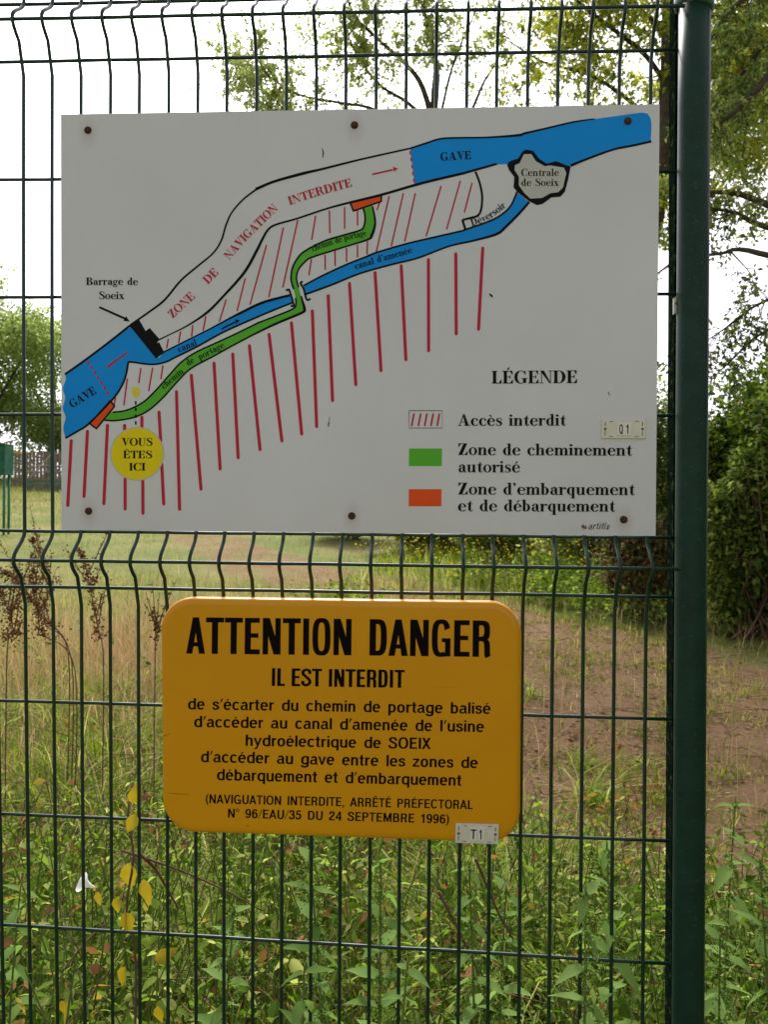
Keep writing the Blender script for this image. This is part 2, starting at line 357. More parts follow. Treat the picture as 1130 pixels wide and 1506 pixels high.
def scatter_ground(n, x0, x1, y0, y1, maskf=None):
    x = RNG.uniform(x0, x1, n); y = RNG.uniform(y0, y1, n)
    if maskf is not None:
        k = RNG.random(n) < maskf(x, y); x, y = x[k], y[k]
    P = np.stack([x, y, gz(x, y)-.01], 1); return P[in_view(P, 0)]
def bumpy(x, y, s=1.0, ph=0): return .5+.5*np.sin(x*2.1*s+ph+1.3*np.sin(y*1.7*s))*np.cos(y*2.4*s-ph+np.sin(x*1.3*s))
def green_near(x, y): return (1-soil_mask(x, y)*(.93-.75*(bumpy(x, y, 2.6, 4) > .66)))*(.35+.65*bumpy(x, y, 1.3))*np.clip(1.15-.1*y, .25, 1)
def build_grass():
    P = scatter_ground(150000, -3.6, 4.2, -.35, 9, green_near)
    n = len(P); h = RNG.gamma(4, .035, n)*np.interp(P[:, 1], [0, 2.5, 5, 9], [1.5, 1.25, .75, .6])
    h *= .35+1.0*bumpy(P[:, 0], P[:, 1], 2.2, 1); h *= np.where((P[:, 0] > .4) & (P[:, 1] > 1.2), .55, 1)
    V, F = blades_vf(P, h, RNG.uniform(.0025, .0075, n), RNG.uniform(.2, 1.7, n), RNG.uniform(0, 6.28, n))
    new_obj('grass', np_mesh('grass', V, F), M['grass'], kind='stuff', label='green grass growing thick behind the wire fence', cat='grass')
    tx = []
    for _ in range(330):
        y = random.uniform(.1, 1)**1.2*4.2; x = random.uniform(-2.2, 1.9)
        if soil_mask(np.array([x]), np.array([y]))[0] > .5 and random.random() < .8: continue
        k = random.randint(14, 60); rr = RNG.normal(0, .05, (k, 2)); hh = random.uniform(.16, .42) if x < .6 else random.uniform(.1, .3)
        tx.append(np.stack([x+rr[:, 0], y+rr[:, 1], hh*RNG.uniform(.5, 1.1, k)], 1))
    a = random.uniform(0, 1); cx, cy = .92, 1.15       # bright lush tuft beside the yellow plate
    for _ in range(9):
        rr = RNG.normal(0, .09, (70, 2)); tx.append(np.stack([cx+rr[:, 0], cy+rr[:, 1], RNG.uniform(.25, .5, 70)], 1))
    T_ = np.concatenate(tx); n = len(T_); P = np.stack([T_[:, 0], T_[:, 1], gz(T_[:, 0], T_[:, 1])-.01], 1)
    V, F = blades_vf(P, T_[:, 2], RNG.uniform(.004, .010, n), RNG.uniform(.5, 2.1, n), RNG.uniform(0, 6.28, n))
    M['tuss'] = mat_leaf('tussock_blades', [(.10, .17, .015), (.22, .32, .025), (.34, .42, .07), (.50, .50, .22)], .5, .7, .08, big=4)
    new_obj('tussock_grass', np_mesh('tussock_grass', V, F), M['tuss'], kind='stuff', label='arching bright tussocks of grass behind the mesh', cat='grass')
    # straw-coloured patch at the left
    def dry(x, y): return np.exp(-(((x+1.3)/1.5)**2+((y-4.8)/1.6)**2))*(1-.6*soil_mask(x, y))+.05*(1-.8*soil_mask(x, y))
    P = scatter_ground(130000, -4.5, 4, 1.2, 9, dry); n = len(P)
    V, F = blades_vf(P, RNG.gamma(5, .05, n), RNG.uniform(.002, .005, n), RNG.uniform(.1, 1.3, n), RNG.uniform(0, 6.28, n))
    new_obj('dry_grass', np_mesh('dry_grass', V, F), M['straw'], kind='stuff', label='straw coloured dry grass in the meadow at the left', cat='grass')
    # tufts, straw and green patches that break up the bare soil
    def patchy(x, y): return np.clip((bumpy(x, y, 3.1, 4)*bumpy(x, y, 1.3, 9)-.13)*3.6, .05, 1)*(soil_mask(x, y) > .25)
    P = scatter_ground(75000, -2.5, 4.6, 1.2, 8.5, patchy); n = len(P)
    V, F = blades_vf(P, RNG.gamma(4, .017, n), RNG.uniform(.0025, .007, n), RNG.uniform(.3, 1.8, n), RNG.uniform(0, 6.28, n))
    new_obj('short_grass', np_mesh('short_grass', V, F), M['grass'], kind='stuff', label='short ragged grass coming up through the bare soil', cat='grass')
    P = scatter_ground(15000, -2.5, 4.6, 1.0, 8.5, lambda x, y: (soil_mask(x, y) > .25)*(.25+.75*bumpy(x, y, 2.3, 1))); n = len(P); P[:, 2] += .012
    D_ = rdir(n, -.05, .15); V, F = leaves_vf(P, D_, np.array([0, 0, 1.])+rdir(n)*.2, RNG.uniform(.04, .16, n), RNG.uniform(.002, .004, n))
    new_obj('lying_straw', np_mesh('lying_straw', V, F), M['straw'], kind='stuff', label='dead straw lying flat over the bare soil', cat='straw')
    # short meadow beyond
    P = scatter_ground(150000, -24, 12, 6, 42, lambda x, y: (1-.9*soil_mask(x, y))); n = len(P)
    sc = np.clip(P[:, 1]/12, .6, 3)
    V, F = blades_vf(P, RNG.gamma(4, .018, n)*(.6+.4*sc), .006*sc, RNG.uniform(.1, 1, n), RNG.uniform(0, 6.28, n))
    new_obj('meadow_grass', np_mesh('meadow_grass', V, F), M['field'], kind='stuff', label='pale mown meadow grass stretching to the far trees', cat='grass')
build_grass()

# ------------------------------------------------------------------ wire fence panel
GAP = .0967; AMP = .037
def twist(x, z):
    q = min(1.1-x, 1.3); return q*(-.02763*(z-.2)+.01081*(z-.2)**2)
def fence_y(x, z): return twist(x, z)
FOLDS = (0.0, .8+GAP, -.8-GAP)           # lower z of each fold
def fold_off(z):
    for b in FOLDS:
        if b-.02 < z < b+GAP+.02:
            t = (z-b)/GAP; t = min(max(t, 0), 1)
            return -AMP*(.5-.5*math.cos(2*math.pi*t))
    return 0.0
Z_ROWS = [-.8-GAP-.2, -.8-GAP, -.8-GAP/2, -.8, -.6, -.4, -.2, 0, GAP/2, GAP, .2+GAP, .4+GAP, .6+GAP, .8+GAP, .8+1.5*GAP, .8+2*GAP]
POSTX = 1.115
def build_fence():
    root = empty('wire_fence', (POSTX, .02, -1.38), 'green welded wire mesh fence with folded bands carrying both signs', 'fence')
    zz = []
    z = Z_ROWS[0]-.03
    while z < Z_ROWS[-1]+.03:
        zz.append(z)
        z += .0075 if any(b-.02 < z < b+GAP+.015 for b in FOLDS) else .05
    zz.append(Z_ROWS[-1]+.03)
    for i in range(-28, 22):
        x = i*.05; jx = random.uniform(-.0006, .0006)
        mb = MB(); mb.tube([(x+jx, fence_y(x, q)+fold_off(q), q) for q in zz], .0031, 8)
        keep(new_obj('vertical_wire', mb.mesh('vertical_wire', True), M['wire']), root)
    for q in Z_ROWS:
        mb = MB(); pts = []
        for k in range(27):
            x = -1.405+k*(1.094+1.405)/26
            pts.append((x, fence_y(x, q)+fold_off(q)+.0056, q+random.uniform(-.0005, .0005)))
        mb.tube(pts, .0029, 8)
        keep(new_obj('horizontal_wire', mb.mesh('horizontal_wire', True), M['wire']), root)
build_fence()

def post_point(px, py, Y):
    d = ray(px, py); return CAM + d*((Y-CAM[1])/d[1])
def build_posts():
    a = post_point(1022.5, 0, -.004); b = post_point(1012.5, 1506, -.004)
    u = (a-b)/np.linalg.norm(a-b)
    top = b + u*((1.02-b[2])/u[2]); bot = b + u*((-1.45-b[2])/u[2])
    root = empty('fence_post', bot, 'round dark green steel fence post right of both signs', 'post')
    mb = MB(); mb.tube([bot+(top-bot)*t for t in np.linspace(0, 1, 12)], .0248, 40); mb.build('pole', M['post'], root, True)
    # weld seam on the right face
    c = R(-48); sx = np.array([math.cos(c)*.0248, math.sin(c)*.0248, 0])
    mb = MB(); mb.tube([bot+sx, top+sx], .0008, 6); mb.build('seam', M['post'], root, True)
    # domed cap that overlaps the pole
    ct = post_point(1024, 7, -.004); cz = ct[2]
    base = b+u*((cz-b[2])/u[2])
    prof = [(.0262, -.0075), (.0300, -.006), (.0308, .0), (.0306, .012), (.029, .022), (.022, .031), (.011, .036), (.001, .037)]
    mb = MB(); vs = []; fs = []; n = 40
    for r, h in prof:
        for k in range(n):
            an = 2*math.pi*k/n; vs.append(base+np.array([r*math.cos(an)-.0012, r*math.sin(an), h-.0045*math.cos(an+.4)]))
    for i in range(len(prof)-1):
        for k in range(n): fs.append((i*n+k, i*n+(k+1) % n, (i+1)*n+(k+1) % n, (i+1)*n+k))
    mb.add(vs, fs); mb.build('cap', M['cap'], root, True)
    # dark flat upright behind the wire ends, with its small pale clip
    p0 = post_point(995.5, 0, .03); p1 = post_point(988.5, 1506, .03)
    r2 = empty('fence_upright', (p1[0], .03, -1.4), 'thin dark square upright standing just behind the round green post', 'post')
    def xa(z): return p1[0]+(p0[0]-p1[0])*(z-p1[2])/(p0[2]-p1[2])
    mb = MB(); z0, z1 = -1.42, 1.0; w = .0066
    for y0, y1 in ((.012, .045),):
        vs = [(xa(z0)-w, y0, z0), (xa(z0)+w*4, y0, z0), (xa(z0)+w*4, y1, z0), (xa(z0)-w, y1, z0),
              (xa(z1)-w, y0, z1), (xa(z1)+w*4, y0, z1), (xa(z1)+w*4, y1, z1), (xa(z1)-w, y1, z1)]
        mb.add(vs, [(0,3,2,1),(4,5,6,7),(0,1,5,4),(1,2,6,5),(2,3,7,6),(3,0,4,7)])
    mb.build('bar', M['bar'], r2)
    mb = MB(); q = [post_point(*c, -.001) for c in ((991.5, 437), (1003, 430), (1003, 455), (991.5, 461))]
    mb.add(list(q)+[p+np.array([0, .004, 0]) for p in q], [(3,2,1,0),(4,5,6,7),(0,1,5,4),(1,2,6,5),(2,3,7,6),(3,0,4,7)])
    o = mb.build('fixing_clip', M['clip'], r2)
    h = post_point(995.6, 445, -.0016); mb = MB(); mb.tube([h, h+np.array([0, -.0012, 0])], .0021, 10); mb.build('clip_screw', M['screw'], o, True)
    # post at the left end of the panel, outside the picture
    r3 = empty('fence_post', (-1.43, 0, -1.45), 'round dark green fence post at the far left end of the mesh', 'post')
    mb = MB(); mb.tube([(-1.43, 0, -1.45), (-1.43, 0, 1.02)], .0248, 32); mb.build('pole', M['post'], r3, True)
    mb = MB(); mb.tube([(-1.43, 0, 1.015), (-1.43, 0, 1.03), (-1.43, 0, 1.04)], [.0305, .0305, .012], 24); mb.build('cap', M['cap'], r3, True)
build_posts()

# ------------------------------------------------------------------ sign faces
class Sign:
    """a flat board standing off the mesh; lengths on its face were read off the photograph and are stored as metres on the board"""
    def __init__(s, corners, off):
        pts = []
        for c in corners:
            y = 0.
            for _ in range(6):
                p = post_point(*c, y); y = twist(p[0], p[2])+off
            pts.append(post_point(*c, y))
        s.c3 = np.array(pts); s.o = s.c3.mean(0)
        _, _, vt = np.linalg.svd(s.c3-s.o); n = vt[2]
        s.n = n if n[1] < 0 else -n           # faces the camera
        s.u = unit(np.array([1, 0, 0.]) - s.n*s.n[0]); s.v = np.cross(s.n, s.u)
        if s.v[2] < 0: s.v = -s.v
    def P(s, px, py, lift=0.):
        d = ray(px, py); t = ((s.o-CAM)@s.n)/(d@s.n); return CAM+d*t + s.n*lift
    def loc(s, p):                             # world -> object space of the root
        d = np.asarray(p)-s.o; return (d@s.u, d@s.n*-1, d@s.v)
    def root(s, name, label, cat):
        o = empty(name, s.o, label, cat)
        mm = Matrix.Identity(4)
        for i in range(3): mm[i][0], mm[i][1], mm[i][2], mm[i][3] = s.u[i], -s.n[i], s.v[i], s.o[i]
        o.matrix_world = mm; s.r = o; return o
    def part(s, name, mat, vs, fs, parent=None, label=None, smooth=False):
        me = bpy.data.meshes.new(name); me.from_pydata([s.loc(p) for p in vs], [], fs); me.update()
        if smooth: me.polygons.foreach_set('use_smooth', [True]*len(me.polygons))
        o = new_obj(name, me, mat, parent or s.r, label=label); return o
class Print:
    """flat ink shapes, collected and laid on one sheet just proud of the board"""
    def __init__(s, sign, lift): s.s = sign; s.l = lift; s.v = []; s.f = []; s.k = 0; s.wt = 1.0
    def poly(s, pts, k=None):
        lf = s.l + 6e-6*(s.k % 9); s.k += 1
        o = len(s.v); s.v += [s.s.P(x, y, lf) for x, y in pts]; s.f.append(tuple(range(o, o+len(pts))))
    def strip(s, A, B, close=False):
        lf = s.l + 6e-6*(s.k % 9); s.k += 1
        o = len(s.v); n = len(A); s.v += [s.s.P(x, y, lf) for x, y in A]+[s.s.P(x, y, lf) for x, y in B]
        for i in range(n-1+(1 if close else 0)):
            j = (i+1) % n; s.f.append((o+i, o+j, o+n+j, o+n+i))
    def line(s, pts, w, smooth=True, cap=False):
        if smooth and len(pts) > 2: pts, w = catmull(pts, w)
        n = len(pts)
        if not hasattr(w, '__len__'): w = [w]*n
        w = [x*s.wt for x in w]; A = []; B = []
        for i in range(n):
            a = pts[max(i-1, 0)]; b = pts[min(i+1, n-1)]; dx, dy = b[0]-a[0], b[1]-a[1]; q = math.hypot(dx, dy) or 1
            A.append((pts[i][0]-dy/q*w[i]/2, pts[i][1]+dx/q*w[i]/2)); B.append((pts[i][0]+dy/q*w[i]/2, pts[i][1]-dx/q*w[i]/2))
        s.strip(A, B)
        if cap:
            for e, r in ((pts[0], w[0]), (pts[-1], w[-1])): s.disc(e[0], e[1], r/2, 10)
    def disc(s, x, y, r, n=40): s.poly([(x+r*math.cos(2*math.pi*k/n), y+r*math.sin(2*math.pi*k/n)) for k in range(n)])
    def out(s, name, mat, label=None, parent=None):
        # triangulate through bmesh-free tessellation of concave outlines
        from mathutils.geometry import tessellate_polygon
        f2 = []
        for f in s.f:
            if len(f) <= 4: f2.append(f)
            else:
                loc = [Vector(s.s.loc(s.v[i])) for i in f]; loc = [Vector((q[0], q[2], 0)) for q in loc]
                f2 += [tuple(f[j] for j in t) for t in tessellate_polygon([loc])]
        return s.s.part(name, mat, s.v, orient(s, f2), parent, label)
def orient(s, fs):
    r = []
    for f in fs:
        a, b, c = (np.array(s.s.loc(s.v[f[i]])) for i in (0, 1, 2))
        nrm = np.cross(b-a, c-a)
        r.append(f if nrm[1] < 0 else tuple(reversed(f)))
    return r
def catmull(pts, w=None, k=6):
    P = [pts[0]]+list(pts)+[pts[-1]]; o = []; W = []; hw = hasattr(w, '__len__')
    for i in range(1, len(P)-2):
        for j in range(k):
            t = j/k; a = [.5*((2*P[i][d])+(-P[i-1][d]+P[i+1][d])*t+(2*P[i-1][d]-5*P[i][d]+4*P[i+1][d]-P[i+2][d])*t*t+(-P[i-1][d]+3*P[i][d]-3*P[i+1][d]+P[i+2][d])*t**3) for d in (0, 1)]
            o.append(tuple(a))
            if hw: W.append(w[i-1]*(1-t)+w[i]*t)
    o.append(tuple(pts[-1]))
    if hw: W.append(w[-1])
    return o, (W if hw else w)
# photograph details were measured on enlargements: origin and scale of each
def K(ox, oy, sc): return lambda *c: [(ox+c[i]/sc, oy+c[i+1]/sc) for i in range(0, len(c), 2)]
K1 = K(80, 150, 3.767); K2 = K(360, 150, 3.531); K3 = K(660, 150, 3.531); K4 = K(80, 440, 3.767); K5 = K(340, 360, 3.767); K6 = K(580, 520, 2.825); K7 = K(250, 400, 5.136)

# ------------------------------------------------------------------ letters
# unit: capital height 1; each glyph is a list of polygons plus its advance
def rect(x0, y0, x1, y1): return [(x0, y0), (x1, y0), (x1, y1), (x0, y1)]
def arc(cx, cy, rx, ry, ix, iy, a0=0, a1=360, dx=0, dy=0, n=28, p=2.0):
    """band between an outer and an inner (super)ellipse"""
    A = []; B = []
    def pt(x, y, a, b, t):
        c, s = math.cos(t), math.sin(t); e = 2/p
        return (x+a*math.copysign(abs(c)**e, c), y+b*math.copysign(abs(s)**e, s))
    for k in range(n+1):
        t = R(a0+(a1-a0)*k/n); A.append(pt(cx, cy, rx, ry, t)); B.append(pt(cx+dx, cy+dy, ix, iy, t))
    return ('strip', A, B)
def sweep(pts, w, sm=True):
    if sm: pts, w = catmull(pts, w, 5)
    n = len(pts); A = []; B = []
    if not hasattr(w, '__len__'): w = [w]*n
    for i in range(n):
        a = pts[max(i-1, 0)]; b = pts[min(i+1, n-1)]; dx, dy = b[0]-a[0], b[1]-a[1]; q = math.hypot(dx, dy) or 1
        A.append((pts[i][0]-dy/q*w[i]/2, pts[i][1]+dx/q*w[i]/2)); B.append((pts[i][0]+dy/q*w[i]/2, pts[i][1]-dx/q*w[i]/2))
    return ('strip', A, B)
def dot(x, y, r): return [(x+r*math.cos(k*math.pi/6), y+r*math.sin(k*math.pi/6)) for k in range(12)]
H = .05; SC = .205; SL = .175; XH = .66
def foot(x0, x1, y, up=1):               # thin serif with a small bracket
    return [rect(x0, min(y, y+H*up), x1, max(y, y+H*up))]
def stem(x, w, y0=0, y1=1, b=True, t=True, e=.085):
    o = [rect(x, y0, x+w, y1)]
    if b: o += foot(x-e, x+w+e, y0, 1)+[[(x-e*.5, y0+H), (x, y0+H*2.1), (x, y0+H)], [(x+w, y0+H), (x+w, y0+H*2.1), (x+w+e*.5, y0+H)]]
    if t == 1 and t is not False: o += foot(x-e, x+w+e, y1, -1)+[[(x-e*.5, y1-H), (x, y1-H), (x, y1-H*2.1)], [(x+w, y1-H), (x+w+e*.5, y1-H), (x+w, y1-H*2.1)]]
    if t == 2: o += [[(x-e, y1-.055), (x-e, y1-.015), (x+w*.9, y1+.02), (x+w, y1), (x, y1-.09)]]
    return o
def acc(kind, x, y):
    if kind == 'a': return [[(x-.05, y), (x+.0, y), (x+.17, y+.2), (x+.03, y+.2)]]
    if kind == 'g': return [[(x+.05, y), (x, y), (x-.17, y+.2), (x-.03, y+.2)]]
    return [[(x-.2, y), (x-.13, y), (x, y+.11), (x, y+.21)], [(x+.2, y), (x, y+.21), (x, y+.11), (x+.13, y)]]
def serif():
    G = {}
    G['A'] = ([[(.10, 0), (.15, 0), (.44, .88), (.42, 1), (.40, 1)], [(.55, 0), (.80, 0), (.49, 1), (.40, 1), (.385, .93)], rect(.22, .29, .64, .29+H)]+foot(0, .27, 0)+foot(.45, .90, 0), .90)
    G['B'] = (stem(.09, SC)+[rect(.29, 1-H, .42, 1), rect(.29, .49, .42, .49+H), rect(.29, 0, .42, H), arc(.40, .755, .29, .245, .10, .20, -90, 90), arc(.40, .265, .35, .265, .13, .22, -90, 90)], .80)
    G['C'] = ([arc(.45, .5, .42, .52, .24, .475, 42, 318, .03), [(.73, .66), (.765, .66), (.765, 1.0), (.73, 1.0), (.68, .86)], sweep([(.765, .30), (.72, .13), (.62, .03)], [.04, .05, .05])], .82)
    G['D'] = (stem(.09, SC)+[rect(.29, 1-H, .42, 1), rect(.29, 0, .42, H), arc(.40, .5, .42, .5, .20, .455, -90, 90)], .88)
    arms = lambda r: [rect(.29, 1-H, r, 1), [(r-.16, 1-H), (r-.03, .70), (r, .70), (r, 1-H)], rect(.29, 0, r+.02, H), [(r-.16, H), (r+.02, H), (r+.02, .31), (r-.01, .31)]]
    mid = [rect(.29, .49, .50, .49+H), [(.44, .515), (.50, .66), (.53, .66), (.53, .37), (.50, .37)]]
    G['E'] = (stem(.09, SC)+arms(.66)+mid, .74)
    G['G'] = ([arc(.45, .5, .42, .52, .24, .475, 42, 330, .03), [(.73, .66), (.765, .66), (.765, 1.0), (.73, 1.0), (.68, .86)], rect(.60, .04, .80, .42)]+foot(.50, .90, .42, -1), .92)
    G['I'] = (stem(.09, SC), .39)
    G['L'] = (stem(.09, SC)+arms(.62)[2:], .70)
    G['N'] = ([rect(.12, 0, .165, 1), rect(.70, 0, .745, 1), [(.05, 1), (.30, 1), (.745, .0), (.66, 0)]]+foot(.01, .28, 0)+foot(.58, .86, 1, -1), .88)
    G['O'] = ([arc(.45, .5, .43, .52, .23, .475)], .90)
    G['R'] = (stem(.09, SC)+[rect(.29, 1-H, .42, 1), rect(.29, .47, .42, .47+H), arc(.40, .745, .31, .255, .11, .21, -90, 90), sweep([(.40, .49), (.55, .44), (.60, .25), (.68, .06), (.80, .04)], [.05, .15, .18, .14, .04])], .86)
    G['S'] = ([sweep([(.60, .80), (.50, .95), (.33, .985), (.17, .90), (.16, .72), (.36, .55), (.56, .38), (.60, .20), (.46, .04), (.28, .01), (.12, .12)], [.04, .05, .06, .11, .17, .2, .19, .15, .08, .05, .04]), [(.585, .66), (.62, .66), (.62, 1.0), (.585, 1.0), (.55, .86)], [(.08, 0), (.115, 0), (.15, .14), (.115, .35), (.08, .35)]], .70)
    G['T'] = (stem(.28, SC, t=False)+[rect(.03, 1-H, .74, 1), [(.03, .68), (.06, .68), (.19, 1-H), (.03, 1-H)], [(.74, .68), (.71, .68), (.58, 1-H), (.74, 1-H)]], .78)
    G['U'] = ([rect(.10, .25, .10+SC, 1), rect(.66, .25, .705, 1), arc(.4025, .28, .3025, .30, .20, .245, 180, 360, .06)]+foot(.01, .39, 1, -1)+foot(.55, .82, 1, -1), .84)
    G['V'] = ([[(.09, 1), (.34, 1), (.50, .18), (.43, 0), (.40, 0)], [(.40, 0), (.45, 0), (.74, 1), (.69, 1)]]+foot(0, .42, 1, -1)+foot(.58, .85, 1, -1), .84)
    G['Z'] = ([rect(.05, 1-H, .66, 1), rect(.04, 0, .68, H), [(.05, 0), (.30, 0), (.66, 1), (.42, 1)], [(.06, .70), (.09, .70), (.24, 1-H), (.06, 1-H)], [(.68, .32), (.65, .32), (.5, H), (.68, H)]], .74)
    G['É'] = (G['E'][0]+acc('a', .34, 1.06), G['E'][1]); G['Ê'] = (G['E'][0]+acc('c', .36, 1.06), G['E'][1])
    w = SL
    G['a'] = ([rect(.33, .10, .33+w, .48), arc(.30, .47, .205, .205, .05, .16, 0, 150, -.015), dot(.145, .50, .075), arc(.245, .195, .205, .205, .06, .16, 90, 300, .02), rect(.245, .36, .36, .40), sweep([(.33, .1), (.25, .04)], .05, False), sweep([(.42, .1), (.50, .0), (.57, .07)], [.12, .07, .03])], .60)
    bowlR = lambda x: [arc(x, .33, .30, .345, .12, .30, -128, 128)]
    G['b'] = ([rect(.07, .02, .07+w, 1)]+[[(-.01, .95), (-.01, .985), (.23, 1.01), (.245, 1), (.07, .90)]]+bowlR(.27), .63)
    G['c'] = ([arc(.31, .33, .28, .345, .12, .30, 48, 312, .025), dot(.46, .50, .075), sweep([(.53, .18), (.48, .06), (.38, .01)], [.035, .045, .05])], .57)
    G['d'] = ([rect(.38, .05, .38+w, 1), [(.29, .95), (.29, .985), (.53, 1.01), (.555, 1), (.38, .90)], arc(.34, .33, .30, .345, .12, .30, 52, 308)]+foot(.5, .63, 0), .65)
    G['e'] = ([arc(.31, .33, .28, .345, .12, .30, 4, 316, .025), rect(.17, .34, .50, .34+.045), arc(.31, .36, .28, .315, .14, .27, 0, 90, .0), sweep([(.57, .19), (.50, .06), (.40, .01)], [.035, .045, .05])], .61)
    G['g'] = ([arc(.27, .45, .24, .22, .09, .175), arc(.27, -.11, .26, .17, .17, .10), sweep([(.15, .28), (.09, .18), (.20, .09), (.40, .07)], [.05, .09, .13, .14]), sweep([(.42, .58), (.52, .65)], .05, False), dot(.54, .63, .06)], .59)
    st = lambda x: [rect(x, 0, x+w, XH)]+foot(x-.06, x+w+.06, 0)
    hd = lambda x, y: [[(x-.08, y-.05), (x-.08, y-.015), (x+w*.9, y+.01), (x+w, y), (x, y-.1)]]
    arch = lambda x0, x1: [sweep([(x0, .47), (x0+(x1-x0)*.35, .60), (x0+(x1-x0)*.72, .63), (x1+w*.45, .55), (x1+w*.5, .40)], [.04, .05, .08, .14, w]), rect(x1, 0, x1+w, .42)]+foot(x1-.06, x1+w+.06, 0)
    G['h'] = ([rect(.08, 0, .08+w, 1)]+foot(.02, .32, 0)+hd(.08, 1)+arch(.255, .42), .68)
    G['i'] = (st(.08)+hd(.08, XH)+[dot(.165, .87, .10)], .34)
    G['l'] = ([rect(.08, 0, .08+w, 1)]+foot(.02, .32, 0)+hd(.08, 1), .34)
    G['n'] = (st(.08)+hd(.08, XH)+arch(.255, .42), .68)
    G['m'] = (st(.08)+hd(.08, XH)+arch(.255, .41)+arch(.585, .74), 1.0)
    G['o'] = ([arc(.31, .33, .285, .345, .125, .30)], .62)
    G['p'] = ([rect(.08, -.30, .08+w, XH)]+foot(.02, .32, -.30)+hd(.08, XH)+bowlR(.28), .64)
    G['q'] = ([rect(.38, -.30, .38+w, XH)]+foot(.32, .62, -.30)+[arc(.34, .33, .30, .345, .12, .30, 52, 308)], .64)
    G['r'] = (st(.08)+hd(.08, XH)+[sweep([(.25, .42), (.32, .58), (.42, .63)], [.04, .05, .06]), dot(.44, .56, .085)], .52)
    G['s'] = ([sweep([(.42, .52), (.34, .63), (.22, .635), (.12, .54), (.16, .42), (.34, .30), (.41, .16), (.30, .02), (.17, .02), (.08, .12)], [.03, .045, .06, .12, .15, .17, .14, .06, .045, .03]), rect(.40, .44, .44, XH), rect(.07, 0, .105, .22)], .51)
    G['t'] = ([rect(.13, .12, .13+w, XH), [(.13, XH), (.305, XH), (.305, .90), (.27, .90)], rect(.03, XH-H, .42, XH), sweep([(.22, .14), (.27, .02), (.36, .03), (.42, .14)], [.16, .09, .045, .035])], .45)
    G['u'] = ([rect(.08, .18, .08+w, XH), rect(.42, 0, .42+w, XH), [(.0, XH-.05), (.0, XH), (.1, XH), (.1, XH-.05)], [(.34, XH-.05), (.34, XH), (.44, XH), (.44, XH-.05)], sweep([(.165, .22), (.19, .07), (.30, .02), (.43, .13)], [w, .13, .06, .04])]+foot(.55, .67, 0), .69)
    G['v'] = ([[(.06, XH), (.26, XH), (.38, .14), (.32, 0), (.29, 0)], [(.29, 0), (.335, 0), (.53, XH), (.485, XH)]]+foot(.0, .31, XH, -1)+foot(.40, .61, XH, -1), .60)
    G['x'] = ([[(.05, XH), (.26, XH), (.57, 0), (.36, 0)], [(.07, 0), (.12, 0), (.52, XH), (.47, XH)]]+foot(0, .31, XH, -1)+foot(.37, .60, XH, -1)+foot(0, .22, 0)+foot(.30, .64, 0), .63)
    G['é'] = (G['e'][0]+acc('a', .30, .74), G['e'][1]); G['è'] = (G['e'][0]+acc('g', .32, .74), G['e'][1])
    G["'"] = ([dot(.13, .92, .085), sweep([(.20, .93), (.19, .80), (.08, .70)], [.06, .06, .02])], .30)
    G[' '] = ([], .42)
    return G
def gothic():                                # condensed grotesque capitals
    G = {}; t = .152; W = .445; h = .135
    G['A'] = ([[(0, 0), (t*.98, 0), (.29, 1), (.155, 1)], [(.46, 0), (.46-t*.98, 0), (.17, 1), (.305, 1)], rect(.10, .20, .37, .20+h*.85)], .47)
    G['T'] = ([rect(.01, 1-h, .45, 1), rect(.23-t/2, 0, .23+t/2, 1-h)], .46)
    G['E'] = ([rect(.04, 0, .04+t, 1), rect(.04+t, 0, .41, h), rect(.04+t, 1-h, .405, 1), rect(.04+t, .455, .375, .455+h*.9)], .44)
    G['N'] = ([rect(.04, 0, .04+t*.88, 1), rect(.48-t*.88, 0, .48, 1), [(.04, 1), (.21, 1), (.48, 0), (.31, 0)]], .52)
    G['I'] = ([rect(.05, 0, .05+t*.95, 1)], .245)
    rr = dict(p=3.0, n=40)
    G['O'] = ([arc(.255, .5, .222, .515, .222-t*.92, .515-h*.9, **rr)], .51)
    G['D'] = ([rect(.04, 0, .04+t, 1), rect(.04+t, 1-h, .23, 1), rect(.04+t, 0, .23, h), arc(.225, .5, .225, .5, .225-t*.95, .5-h, -90, 90, **rr)], .49)
    G['G'] = ([arc(.255, .5, .222, .515, .222-t*.92, .515-h*.9, 24, 300, **rr), rect(.477-t*.85, 0.0, .477, .50), rect(.27, .50-h*.8, .477, .50)], .52)
    G['L'] = ([rect(.04, 0, .04+t, 1), rect(.04+t, 0, .37, h)], .39)
    G['R'] = ([rect(.04, 0, .04+t, 1), rect(.04+t, 1-h, .25, 1), rect(.04+t, .43, .25, .43+h*.9), arc(.235, .715, .215, .285, .215-t*.92, .285-h*.95, -90, 90, **rr), sweep([(.30, .47), (.37, .40), (.385, .25), (.39, .06), (.415, 0)], [.1, .14, t*.92, t*.92, t*.92])], .50)
    G['S'] = ([sweep([(.385, .70), (.375, .86), (.235, .935), (.10, .85), (.10, .69), (.235, .53), (.37, .36), (.385, .19), (.24, .065), (.10, .14), (.085, .31)], [t*.9]*11)], .47)
    G[' '] = ([], .24)
    return G
SERIF = serif(); GOTH = gothic()
